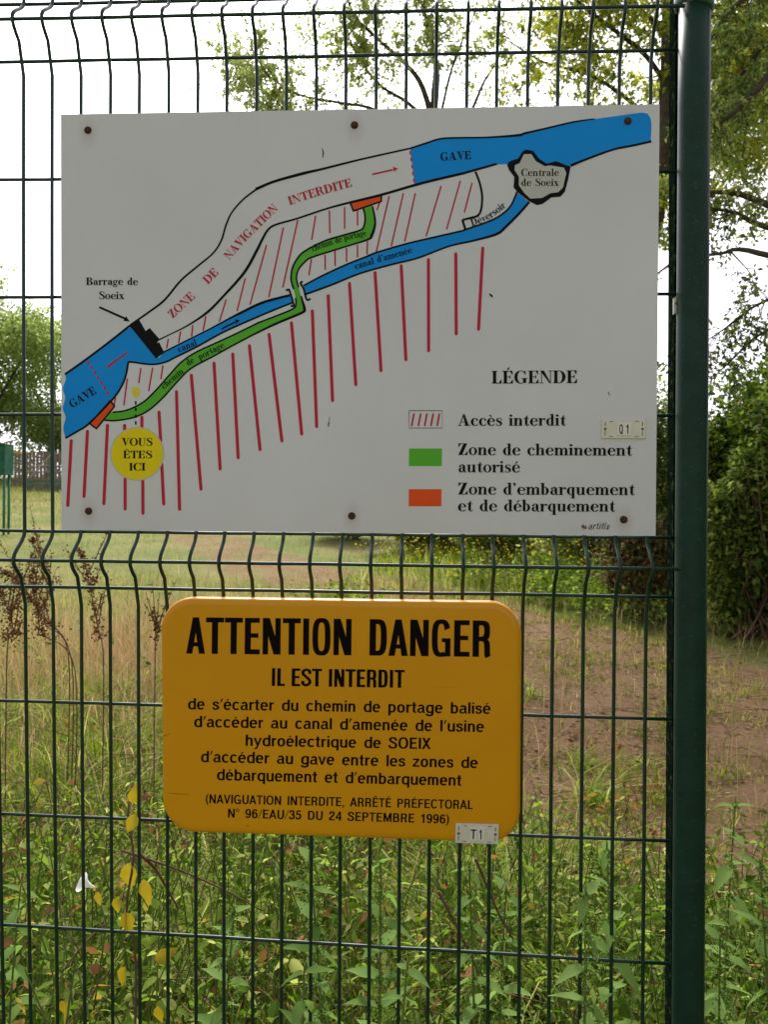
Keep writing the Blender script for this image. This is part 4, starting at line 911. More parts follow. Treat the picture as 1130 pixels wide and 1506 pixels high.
def build_tag(sign, quad, chars, label, base_lift):
    q = [np.array(c, float) for c in quad]
    cx, cy = sum(q)/4
    def b(s, t): return tuple((1-t)*((1-s)*q[0]+s*q[1])+t*((1-s)*q[3]+s*q[2]))
    rt = Sign.__new__(Sign); rt.__dict__.update(sign.__dict__); rt.o = sign.P(cx, cy, base_lift); rt.c3 = sign.c3
    off = base_lift
    rt2 = rt; r = rt.root('number_tag', label, 'tag')
    P = lambda x, y, l: sign.P(x, y, l+off)
    def slab(cs, l0, l1, name, mat, parent=None, inset=.6):
        c = np.mean([np.array(a) for a in cs], 0); ins = [tuple(np.array(a)+(c-np.array(a))/np.linalg.norm(c-np.array(a))*inset) for a in cs]
        vs = [P(*a, l0) for a in cs]+[P(*a, l1-.0004) for a in cs]+[P(*a, l1) for a in ins]
        fs = [(3,2,1,0)]
        for k in (0, 4):
            for i in range(4): j = (i+1) % 4; fs.append((k+i, k+j, k+4+j, k+4+i))
        fs.append((8, 9, 10, 11))
        return rt.part(name, mat, vs, fs, parent)
    slab([b(0, 0), b(1, 0), b(1, 1), b(0, 1)], 0.0001, .0030, 'plate', M['tag'])
    W = np.linalg.norm(q[1]-q[0]); Hh = np.linalg.norm(q[3]-q[0])
    for k, ch in enumerate(chars):
        s0 = .335+.175*k+(.02 if chars[0] == 'Q' and k == 0 else 0)
        cs = [b(s0, .17), b(s0+.165, .17), b(s0+.165, .85), b(s0, .85)]
        t = slab(cs, .0026, .0042, 'letter_tile', M['tile'])
        pr = Print(rt, 0); pr.s = type('o', (), {'P': staticmethod(lambda x, y, l: P(x, y, .0044)), 'loc': rt.loc, 'part': rt.part})
        a, e = b(s0+.04, .76), b(s0+(.125 if ch != '1' else .11), .76)
        if ch == 'T':
            a, e = b(s0+.022, .76), b(s0+.145, .76)
        draw_text(pr, ch, 'sans', [a, e], Hh*.50)
        pr.out('character', M['black'], parent=t)
    for s0 in (.075, .925):
        c = b(s0, .5); a = P(*c, .003); n = sign.n
        mb = MB(); mb.tube([a, a+n*.0009, a+n*.0013], [.0021, .0021, .0013], 12); rt.part('screw', M['screw'], mb.v, mb.f)
    pr = Print(rt, 0); pr.s = type('o', (), {'P': staticmethod(lambda x, y, l: P(x, y, .0032)), 'loc': rt.loc, 'part': rt.part})
    for s0 in (.075, .925):
        pr.line([b(s0, .14), b(s0, .34)], 1.3, False); pr.line([b(s0, .62), b(s0, .86)], 1.1, False)
    for s0 in (.17, .75):
        for t0 in (.10, .90): pr.line([b(s0, t0), b(s0+.09, t0)], .9, False)
    pr.out('slot_marks', M['screw'], label='dark embossed slots of the tag')
build_tag(MAP, [(885.5, 616.3), (950, 615.8), (949.2, 644), (885, 643.5)], 'Q1', 'small cream plastic tag reading Q1 on the white map board', .0001)

# ------------------------------------------------------------------ the yellow warning sign
YC = [(234.5, 877.5), (768.5, 884.5), (765.5, 1241), (238, 1223)]
YEL = Sign(YC, -.040)
def build_yellow():
    r = YEL.root('warning_sign', 'yellow enamelled warning plate with rounded corners and black French text', 'sign')
    C = [np.array(c, float) for c in YC]
    Wp, Hp = 532., 352.
    def bil(x, y): s, t = x/Wp, y/Hp; return tuple((1-t)*((1-s)*C[0]+s*C[1])+t*((1-s)*C[3]+s*C[2]))
    def loop(ins, rad):
        o = []
        for cx, cy, a0 in ((Wp-rad, rad, -90), (Wp-rad, Hp-rad, 0), (rad, Hp-rad, 90), (rad, rad, 180)):
            sx = -ins if cx > Wp/2 else ins; sy = -ins if cy > Hp/2 else ins
            rr = rad-ins
            for k in range(13):
                a = R(a0+90*k/12); o.append(bil(cx+rr*math.cos(a), cy+rr*math.sin(a)))
        return o
    rad = 48; prof = [(2.5, -.024), (.3, -.023), (0, -.020), (0, -.0085), (.6, -.0056), (2.0, -.0030), (4.2, -.0012), (7.5, -.0003), (11, 0)]
    vs = []; fs = []; n = 52
    for ins, l in prof: vs += [YEL.P(x, y, l) for x, y in loop(ins, rad)]
    for i in range(len(prof)-1):
        for k in range(n): j = (k+1) % n; fs.append((i*n+k, i*n+j, (i+1)*n+j, (i+1)*n+k))
    fs.append(tuple((len(prof)-1)*n+k for k in range(n)))
    ob = YEL.part('plate', M['yellow'], vs, fs, smooth=True)
    me = ob.data; me.polygons[len(me.polygons)-1].use_smooth = False
    import bmesh
    bm = bmesh.new(); bm.from_mesh(me); bmesh.ops.recalc_face_normals(bm, faces=bm.faces); bm.to_mesh(me); bm.free()
    def ln(lines, font, label):
        for t, a, b_, cap in lines:
            p = Print(YEL, .0002); draw_text(p, t, font, [a, b_], cap)
            p.out('lettering', M['blackpaint'], label='black line reading '+t, parent=ob)
    ln([('ATTENTION', (275.5, 960), (517.5, 962.5), 53.5), ('DANGER', (542.8, 962.8), (722, 965), 53.5)], GOTH, 'large black condensed heading ATTENTION DANGER')
    ln([('IL EST INTERDIT', (399, 1007.5), (594.5, 1010.3), 26.2)], GOTH, 'black condensed line IL EST INTERDIT')
    ln([("de s'écarter du chemin de portage balisé", (276, 1042), (722, 1048.8), 16.6),
        ("d'accéder au canal d'amenée de l'usine", (285, 1068), (712.3, 1075.4), 16.6),
        ('hydroélectrique de SOEIX', (360.5, 1095.6), (633.5, 1100.5), 16.6),
        ("d'accéder au gave entre les zones de", (295, 1119.5), (703, 1128.5), 16.6),
        ("débarquement et d'embarquement", (318.5, 1146), (678.8, 1154.5), 16.6)], 'sans', 'five black lines of small letters on the warning plate')
    ln([('(NAVIGUATION INTERDITE, ARRÊTÉ PRÉFECTORAL', (302, 1180), (695.5, 1188.8), 13.2),
        ('Nº 96/EAU/35 DU 24 SEPTEMBRE 1996)', (334.5, 1201), (661, 1210), 13.2)], 'sans', 'two black lines of small capitals at the foot of the plate')
    p = Print(YEL, .00018); p.line([(247, 1165), (262, 1166.5), (279, 1167)], [.5, 1.1, .4]); p.line([(362, 1213), (366, 1213.5)], 1.2, False); p.line([(238.5, 1082), (250, 1078)], .8, False)
    p.out('scratches', mat_plain('scratch_mark', (.30, .12, .01), .7, .1), label='short dark scratches near the left edge of the plate', parent=ob)
    # brackets that hold the plate to the mesh
    for px, py in ((330, 905), (690, 905), (330, 1190), (690, 1195)):
        a = YEL.P(px, py, -.006); mb = MB(); mb.tube([a, a-YEL.n*.034], .006, 10); YEL.part('fixing_stud', M['bar'], mb.v, mb.f)
build_yellow()
build_tag(YEL, [(670.4, 1208.6), (734, 1210.3), (733, 1239.0), (669.6, 1237.0)], 'T1', 'small cream plastic tag reading T1 on the yellow plate', .0006)

# ------------------------------------------------------------------ trees and shrubs
def seglen(P): return sum(np.linalg.norm(b-a) for a, b in zip(P[:-1], P[1:]))
def smooth3(P, k=4):
    P = [np.array(p, float) for p in P]; Q = [P[0]]+P+[P[-1]]; o = []
    for i in range(1, len(Q)-2):
        for j in range(k):
            t = j/k; o.append(.5*((2*Q[i])+(-Q[i-1]+Q[i+1])*t+(2*Q[i-1]-5*Q[i]+4*Q[i+1]-Q[i+2])*t*t+(-Q[i-1]+3*Q[i]-3*Q[i+1]+Q[i+2])*t**3))
    o.append(P[-1]); return o
class Tree:
    def __init__(s, name, base, label, cat='tree', group=None):
        s.root = empty(name, base, label, cat, group); s.leafP = []; s.leafD = []; s.wood = MB()
    def limb(s, pts, r0, r1, n=8, own=None):
        P = smooth3(pts) if len(pts) > 2 else [np.array(p, float) for p in pts]
        rr = list(np.linspace(r0, r1, len(P)))
        (own or s.wood).tube(P, rr, n); return P, rr
    def sprout(s, P, n, length, t0=.2, up=.25, sub=4, leaves=14, r=.006, droop=.25, bias=(0, 0, 0)):
        """side twigs along a limb, each forking and carrying leaves"""
        for _ in range(n):
            t = random.uniform(t0, 1); k = t*(len(P)-1); i = int(min(k, len(P)-2)); p = P[i]+(P[i+1]-P[i])*(k-i)
            ax = P[i+1]-P[i]; ax = ax/(np.linalg.norm(ax)+1e-9)
            d = rdir(1)[0]; d = d-ax*(d@ax)*.4+ax*.45+np.array([0, 0, up])+np.array(bias); d = d/np.linalg.norm(d)
            l = length*random.uniform(.45, 1.15); pts = [p]
            for q in range(4):
                d = d+RNG.normal(0, .16, 3)+np.array([0, 0, -droop*.25*q]); d = d/np.linalg.norm(d); pts.append(pts[-1]+d*l/4)
            s.wood.tube(pts, list(np.linspace(r, r*.3, 5)), 4, False)
            for _ in range(sub):
                tt = random.uniform(.25, 1)*4; j = int(min(tt, 3)); q0 = pts[j]+(pts[j+1]-pts[j])*(tt-j)
                dd = rdir(1)[0]*.8+d*.7; dd = dd/np.linalg.norm(dd); l2 = l*random.uniform(.25, .5)
                e = q0+dd*l2*.5+RNG.normal(0, .03*l2, 3); e2 = q0+dd*l2+np.array([0, 0, -droop*l2*.4])
                s.wood.tube([q0, e, e2], [r*.5, r*.35, r*.2], 3, False)
                m_ = leaves; tv = RNG.random(m_)[:, None]
                s.leafP.append(q0+(e2-q0)*tv+RNG.normal(0, .035*l2+.01, (m_, 3))); s.leafD.append(unit(dd*.5+rdir(m_)+np.array([0, 0, -droop])))
    def cloud(s, c, r, n, shell=.35):
        """leaves gathered in a lumpy clump"""
        d = rdir(n); q = RNG.random(n)**(shell); ph = RNG.uniform(0, 6, 3)
        lum = 1+.22*np.sin(d[:, 0]*5+ph[0])*np.sin(d[:, 1]*6+ph[1])+.15*np.sin(d[:, 2]*9+ph[2]+d[:, 0]*7)
        s.leafP.append(np.array(c)+d*np.array(r)*(q*lum)[:, None]); s.leafD.append(unit(d*.6+rdir(n)*.9+np.array([0, 0, -.35])))
    def finish(s, leafmat, L0, W0, bark='bark', jit=.35, trunk=None, part='crown', keepf=None):
        P = np.concatenate(s.leafP); D = np.concatenate(s.leafD)
        if keepf is not None: k = keepf(P); P, D = P[k], D[k]
        n = len(P); Nn = unit(rdir(n)*.8+np.array([0, 0, 1.]))
        V, F = leaves_vf(P, D, Nn, L0*RNG.uniform(1-jit, 1+jit, n), W0*RNG.uniform(1-jit, 1+jit, n))
        me = np_mesh(part, V, F); keep(new_obj(part, me, M[leafmat]), s.root)
        if s.wood.n: s.wood.build('branches', M[bark], s.root, True)
        if trunk: trunk.build('trunk', M[bark], s.root, True)
        return n

M['leaf_light'] = mat_leaf('light_tree_leaves', [(.15, .20, .06), (.25, .31, .09), (.36, .40, .14), (.46, .47, .20)], .6, .6, .15)
M['leaf_yellow'] = mat_leaf('yellowing_tree_leaves', [(.09, .13, .03), (.19, .24, .05), (.33, .35, .06), (.48, .46, .08)], .6, .6, .15, bigamt=.5)
M['leaf_mid'] = mat_leaf('mid_tree_leaves', [(.05, .08, .02), (.10, .145, .035), (.18, .23, .06), (.30, .32, .11)], .5, .6, .15)
M['leaf_hedge'] = mat_leaf('hedge_leaves', [(.02, .038, .008), (.055, .10, .016), (.13, .20, .03), (.29, .35, .05)], .45, .6, .1, [0, .35, .7, 1])
M['leaf_far'] = mat_leaf('far_tree_leaves', [(.11, .17, .05), (.20, .27, .08), (.30, .36, .12), (.40, .44, .18)], .6, .8, .03, big=.5, bigamt=.4)
M['leaf_weed'] = mat_leaf('weed_leaves', [(.05, .10, .012), (.12, .20, .026), (.23, .32, .06), (.40, .43, .14)], .5, .85, .02, big=3, bigamt=.5)
M['leaf_nettle'] = mat_leaf('nettle_leaves', [(.05, .11, .022), (.11, .20, .045), (.20, .30, .08), (.29, .37, .12)], .42, .8, .05, big=4)
M['leaf_autumn'] = mat_leaf('yellow_autumn_leaves', [(.26, .12, .04), (.30, .22, .03), (.36, .28, .04), (.22, .25, .04)], .3, .7, .05, bigamt=.5, big=30)
M['litter'] = mat_leaf('fallen_leaf_litter', [(.11, .065, .035), (.24, .15, .08), (.33, .23, .13), (.42, .32, .19)], .1, .8, .2)
M['bramble'] = mat_leaf('brown_bramble_leaves', [(.06, .04, .02), (.13, .09, .035), (.12, .15, .035), (.24, .20, .06)], .25, .6, .2)
M['berry'] = mat_plain('red_berry', (.45, .02, .02), .3, .5)
M['dock'] = mat_leaf('dry_dock_seed', [(.09, .035, .018), (.17, .075, .035), (.24, .13, .06)], .1, .8, .1)
M['flower'] = mat_leaf('yellow_meadow_flower', [(.62, .5, .02), (.5, .45, .05)], .2, .6, .2)

def tree_centre():
    D = 13; b = ground_at(640, 850); k = D; base = at(668, 790, D); base[2] = gz(base[0], base[1])
    t = Tree('slender_tree', base, 'slender pale green tree rising behind the middle of the map board')
    tr = MB(); A = lambda x, y, dd=0: at(x, y, D+dd)
    P0, _ = t.limb([base, A(662, 600), A(655, 400), A(645, 250), A(640, 160)], .17, .085, 10, tr)
    limbs = [([A(642, 200), A(622, 128), A(596, 92), A(560, 60), A(520, 18, -.4), A(490, -60, -.6)], .07, .012),
             ([A(645, 230), A(637, 150), A(640, 90), A(625, 20), A(600, -60, .5)], .06, .015),
             ([A(640, 170), A(644, 100), A(632, 50), A(624, 0), A(640, -90, .6)], .055, .012),
             ([A(642, 190), A(600, 150), A(560, 125), A(528, 85), A(512, 50, -.5)], .05, .01),
             ([A(645, 240), A(560, 165), A(500, 150), A(440, 138), A(395, 110, -.4), A(370, 70, -.5)], .045, .01),
             ([A(640, 260), A(500, 210), A(420, 170), A(360, 130, .5), A(342, 80, .6)], .05, .01),
             ([A(648, 250), A(690, 170), A(712, 120), A(735, 80, .4), A(742, 30, .6)], .045, .008),
             ([A(644, 190), A(662, 110), A(680, 60), A(700, 10, .2), A(705, -60)], .035, .008)]
    Ps = [t.limb(p, a*.8, b_, 6)[0] for p, a, b_ in limbs]
    for i, (P, n) in enumerate(zip(Ps, (34, 30, 26, 34, 34, 46, 14, 8))):
        t.sprout(P, int(n*1.5), .75, .35, .3, 4, 11, .006, .2)
    for x, y, n in ((375, 120, 300), (350, 90, 200), (385, 145, 420), (435, 60, 300), (410, 130, 300), (470, 30, 420), (575, 112, 300), (540, 20, 300), (650, 20, 260), (420, 45, 200), (700, 145, 160)):
        c = A(x, y, random.uniform(-.5, .5))
        for _ in range(5):
            cc = c+RNG.normal(0, .2, 3); t.cloud(cc, (.24, .24, .19), n//6, .7)
    t.finish('leaf_light', .078, .038, 'bark', trunk=tr)
def tree_right():
    D = 8.6; base = at(925, 800, D); base[2] = gz(base[0], base[1])
    t = Tree('leaning_tree', base, 'leaning yellow green tree whose trunk shows beside the map board')
    tr = MB(); A = lambda x, y, dd=0: at(x, y, D+dd)
    P0, _ = t.limb([base, A(918, 620), A(932, 430), A(958, 330), A(978, 230), A(985, 120), A(986, 20), A(990, -120)], .17, .075, 12, tr)
    limbs = [([A(985, 130), A(950, 80), A(900, 40, -.4), A(850, 0, -.6), A(800, -60, -.8)], .05, .01),
             ([A(980, 200), A(930, 150, .6), A(870, 110, 1), A(800, 90, 1.2), A(750, 60, 1.4)], .045, .008),
             ([A(986, 90), A(1030, 40, -.5), A(1080, 0, -.8), A(1140, -30, -1)], .045, .01),
             ([A(982, 170), A(1050, 150, -.7), A(1100, 110, -1), A(1160, 60, -1.2)], .06, .02),
             ([A(975, 240), A(1040, 230, .4), A(1090, 200, .3), A(1150, 160, .2)], .03, .01),
             ([A(986, 60), A(940, 10, .5), A(880, -40, .6), A(830, -120, .6)], .05, .01),
             ([A(987, 20), A(985, -60), A(1000, -160)], .06, .02),
             ([A(984, 140), A(1000, 110, 1.2), A(1060, 70, 1.8), A(1130, 40, 2.2)], .05, .01)]
    for i, (p, a, b_) in enumerate(limbs):
        P, _ = t.limb(p, a*.7, b_, 6); t.sprout(P, 52 if i in (0, 1, 5) else 66, .62, .25, .1, 5, 11, .005, .35)
    for x, y, r in ((850, 70, .4), (900, 100, .4), (940, 40, .45), (870, 20, .5), (800, 30, .35), (960, 130, .3), (985, 330, .2), (990, 280, .2), (1080, 60, .5), (1110, 120, .45), (1070, 190, .4), (1120, 30, .5), (1100, 230, .35), (1065, 120, .35), (950, 90, .35), (770, 105, .25), (1085, 110, .5), (1120, 170, .5), (1060, 40, .45), (1100, 20, .5), (1075, 240, .35), (1120, 260, .4), (1060, 150, .35), (1130, 90, .5), (1030, 90, .4)):
        c = A(x, y, random.uniform(-.8, .8))
        for _ in range(6): t.cloud(c+RNG.normal(0, r*.6, 3), (r*.5, r*.5, r*.4), 60, .7)
    t.finish('leaf_yellow', .062, .034, 'bark', trunk=tr)
def tree_overhang():
    D = 5.6; base = at(1420, 1000, D); base[2] = gz(base[0], base[1])
    t = Tree('overhanging_tree', base, 'tree off to the right whose bare boughs reach in beside the post')
    tr = MB(); A = lambda x, y, dd=0: at(x, y, D+dd)
    t.limb([base, A(1400, 700), A(1370, 480), A(1330, 300), A(1300, 100), A(1280, -200)], .16, .08, 12, tr)
    limbs = [([A(1350, 420), A(1230, 360), A(1145, 308), A(1110, 292), A(1080, 283), A(1040, 283), A(1000, 300, .3)], .035, .010, 18, 7),
             ([A(1355, 440), A(1240, 360), A(1130, 333), A(1095, 318), A(1085, 312), A(1045, 306), A(1010, 312)], .03, .006, 26, 8),
             ([A(1365, 500), A(1250, 400), A(1130, 374), A(1100, 367), A(1080, 366), A(1060, 372), A(1000, 380), A(955, 412)], .028, .006, 5, 3),
             ([A(1335, 320), A(1230, 200), A(1150, 110), A(1115, 130), A(1080, 165), A(1050, 185)], .045, .012, 26, 10),
             ([A(1330, 300), A(1220, 120), A(1140, 60), A(1090, 110, .3), A(1050, 150, .4)], .035, .008, 22, 10),
             ([A(1310, 200), A(1200, 40), A(1120, -10), A(1070, 20, .2), A(1045, 60)], .035, .008, 26, 10),
             ([A(1075, 368), A(1088, 382), A(1100, 395), A(1108, 407)], .007, .003, 4, 3),
             ([A(1360, 520), A(1240, 470), A(1150, 440), A(1110, 450), A(1070, 480), A(1040, 500)], .02, .004, 22, 7),
             ([A(1360, 540), A(1260, 520), A(1170, 480), A(1120, 490), A(1075, 530), A(1045, 560)], .02, .004, 22, 7)]
    for p, a, b_, n, lv in limbs:
        P, _ = t.limb(p, a, b_, 7); t.sprout(P, n, .42, .45, -.15, 4, lv, .0035, .5)
    t.finish('leaf_mid', .045, .024, 'bark', trunk=tr)
def tree_mass(name, label, px, top, D, w, leaf='leaf_far', group=None, n=9000, ls=.28):
    top -= 62; base = at(px, 740, D); base[2] = gz(base[0], base[1]); c = at(px, top, D); h = c[2]-base[2]
    t = Tree(name, base, label, group=group); tr = MB()
    t.limb([base, base+np.array([.1, 0, h*.4]), base+np.array([0, 0, h*.8])], .03*h, .01*h, 8, tr)
    for k in range(22):
        a = random.uniform(0, 6.28); f = random.random(); hz = base[2]+h*(.08+.88*f); rr = w*math.sqrt(max(.05, 1-(abs(f-.42)/.62)**2))*random.uniform(.35, .85)
        cc = np.array([base[0]+rr*math.cos(a), base[1]+rr*math.sin(a)*.8, hz])
        t.cloud(cc, (w*.36, w*.36, h*.12), n//22, .45)
        if k % 3 == 0: t.limb([base+np.array([0, 0, h*.3]), cc], .008*h, .003*h, 5)
    t.finish(leaf, ls, ls*.55, 'bark', trunk=tr)
def shrub(name, label, c, r, n, leaf, ls, cat='shrub', lumps=14, stems=10, group=None, extra=None):
    c = np.array(c, float); base = c.copy(); base[2] = gz(c[0], c[1])
    t = Tree(name, base, label, cat, group); H_ = r[2]*2
    for k in range(lumps):
        d = rdir(1, -.95, 1)[0]; f = random.uniform(.45, .95); cc = base+np.array([0, 0, r[2]*.9])+d*np.array(r)*f*.72
        cc[2] = max(cc[2], base[2]+.14*r[2]); t.cloud(cc, np.array(r)*random.uniform(.26, .44), n//lumps, .4)
    for k in range(stems):
        d = rdir(1, .2, 1)[0]; e = base+np.array([0, 0, r[2]*.6])+d*np.array(r)*random.uniform(.7, 1.15)
        t.limb([base+RNG.normal(0, .15, 3)*np.array([1, 1, 0]), base+(e-base)*.5+RNG.normal(0, .08, 3), e], .014, .003, 5)
        m_ = 40; tv = RNG.uniform(.55, 1, m_)[:, None]; t.leafP.append(base+(e-base)*tv+RNG.normal(0, .05, (m_, 3))); t.leafD.append(rdir(m_))
    if extra: extra(t, base)
    t.finish(leaf, ls, ls*.56, 'twig')
tree_centre(); tree_right(); tree_overhang()
tree_mass('broad_tree', 'broad full crowned tree behind the green cabinet at the left edge', -14, 432, 43, 5.4, n=30000, ls=.22)
tree_mass('broad_tree', 'second rounded tree sloping down towards the map board at the left', 74, 520, 47, 4.6, n=22000, ls=.22)
for k, (px, top, D, w_) in enumerate(((-420, 440, 48, 6), (-190, 400, 44, 6), (190, 520, 46, 5), (330, 470, 50, 5), (470, 540, 48, 5), (600, 520, 44, 5), (1330, 330, 34, 5))):
    tree_mass('far_tree', '%s leafy tree of the far line, counted from the left' % ('first', 'second', 'third', 'fourth', 'fifth', 'sixth', 'seventh')[k], px, top, D, w_, group='trees in the far line', n=5000, ls=.34)
def berries(t, base):
    for _ in range(34):
        d = rdir(1, -.6, .6)[0]; d[1] = -abs(d[1]); p = base+np.array([0, 0, .6])+d*np.array([.62, .12, .5]); mb.tube([p-[0, 0, .011], p, p+[0, 0, .011]], [.004, .009, .004], 6)
hd = lambda px, D, dz=0: (lambda p: (p[0], p[1], 0))(at(px, 800, D))
shrub('hedge_bush', 'large dark leafy hedge bush filling the right edge beside the post', hd(1165, 7.7), (.85, .8, 1.72), 72000, 'leaf_hedge', .075, 'bush', 34, 26)
shrub('hedge_bush', 'lower dark hedge bush just right of the green post', hd(1066, 8.0), (.55, .6, 1.15), 40000, 'leaf_hedge', .07, 'bush', 26, 16)
shrub('hedge_bush', 'unseen hedge bush added right of the fence to darken the post', (2.75, .2, 0), (.6, .8, 1.5), 12000, 'leaf_hedge', .07, 'bush', 26, 12)  # added out of view so the right side of the post turns darker
shrub('hedge_bush', 'unseen hedge bush added nearer the path to darken the post', (2.65, -1.5, 0), (.6, .9, 1.5), 12000, 'leaf_hedge', .07, 'bush', 26, 12)  # second unseen bush, added to shade the same side of the post
shrub('bramble_bush', 'brown bramble thicket with red berries at the left of the post', hd(950, 8.1), (.62, .4, .62), 15000, 'bramble', .05, 'bush', 20, 40)
mb = MB(); berries(None, np.array([hd(950, 7.8)[0], hd(950, 7.8)[1], gz(*hd(950, 7.8)[:2])]))
br = mb.build('berries', M['berry']); br['label'] = 'tiny red berries on the brown bramble thicket'; br['category'] = 'berries'; br['kind'] = 'stuff'
shrub('hedge_bush', 'tall green bush between the map board and the upright', hd(960, 10.5), (.9, .8, 1.7), 15000, 'leaf_mid', .075, 'bush', 22, 12)
for px, D, r, n, leaf, lab in ((860, 10.6, (.9, .7, .62), 14000, 'leaf_light', 'low light green bush under the right end of the map board'),
                               (740, 11.6, (1.0, .8, .66), 14000, 'leaf_light', 'low green bush behind the mesh above the word DANGER'),
                               (620, 13.2, (1.1, .8, .6), 13000, 'leaf_weed', 'low green bush behind the mesh below the middle of the map'),
                               (520, 15.0, (1.1, .9, .75), 8000, 'leaf_mid', 'dark low bush at the left end of the bank of bushes'),
                               (680, 15.5, (1.9, 1, 1.3), 10000, 'leaf_hedge', 'dark tall shrub directly behind the bank of low bushes'),
                               (850, 13.5, (1.7, 1, 1.4), 10000, 'leaf_hedge', 'dark tall shrub behind the right half of the map board')):
    shrub('bank_bush', lab, hd(px, D), r, n, leaf, .075, 'bush', 18, 12)
# tall rank grass and yellow flowers on the bank in front of those bushes
def bank(x, y): return (1-soil_mask(x, y))*((x > .15*(y-7)-.6)*1.0)
P = scatter_ground(17000, -1.6, 3.6, 7.2, 14.5, bank); n = len(P)
V, F = blades_vf(P, RNG.gamma(4, .045, n), RNG.uniform(.005, .011, n), RNG.uniform(.1, 1, n), RNG.uniform(0, 6.28, n))
new_obj('rank_grass', np_mesh('rank_grass', V, F), M['grass'], kind='stuff', label='rank green grass on the bank under the bushes', cat='grass')
P = scatter_ground(3200, -1.6, 3.6, 7.2, 14.0, bank); n = len(P); P[:, 2] += RNG.uniform(.2, .85, n)
V, F = leaves_vf(P, rdir(n), rdir(n, .4, 1), RNG.uniform(.02, .045, n), RNG.uniform(.02, .04, n))
new_obj('yellow_flowers', np_mesh('yellow_flowers', V, F), M['flower'], kind='stuff', label='small yellow flowers scattered over the green bank', cat='flowers')

# ------------------------------------------------------------------ weeds near the fence
M['leaf_loose'] = mat_leaf('loose_bush_leaves', [(.04, .07, .015), (.10, .155, .03), (.20, .27, .055), (.34, .39, .10)], .5, .6, .08)
shrub('loose_bush', 'loose light green bush with arching shoots against the right side of the post', hd(1098, 7.25), (.5, .4, 1.0), 16000, 'leaf_loose', .07, 'bush', 30, 40)
shrub('loose_bush', 'taller loose bush with arching shoots at the right edge of the view', hd(1190, 7.0), (.6, .5, 1.6), 26000, 'leaf_loose', .075, 'bush', 34, 50)
def plant_vf(base, h, lean, pairs, ls, leafy=1., az0=0, nar=.42):
    P = []; D = []; L_ = []; stem = [np.array(base)]
    top = np.array([lean[0], lean[1], h])
    for k in range(1, 7): t = k/6; stem.append(np.array(base)+np.array([top[0]*t*t, top[1]*t*t, h*t]))
    for k in range(pairs):
        t = .12+.86*(k/(pairs-1))**.85; p = np.array(base)+np.array([top[0]*t*t, top[1]*t*t, h*t])
        for sgn in (0, math.pi):
            if random.random() > leafy: continue
            a = az0+k*1.57+sgn+random.uniform(-.35, .35); el = random.uniform(-.9, .9)
            P.append(p); D.append((math.cos(a), math.sin(a), el)); L_.append(ls*(1-.55*abs(t-.55)/.55)*random.uniform(.75, 1.2))
    return stem, P, D, L_, nar
def plant_meshes(specs, full=True):
    mb = MB(); P = []; D = []; L_ = []; W = []
    for st, p, d, l, nar in specs:
        mb.tube(st, list(np.linspace(.0032, .0012, len(st))), 5, False); P += p; D += d; L_ += l; W += [q*nar for q in l]
    P = np.array(P, float); D = np.array(D, float); n = len(P)
    V, F = leaves_vf(P, D, np.array([0, 0, 1.])+rdir(n)*.8, np.array(L_), np.array(W), full)
    return mb, V, F
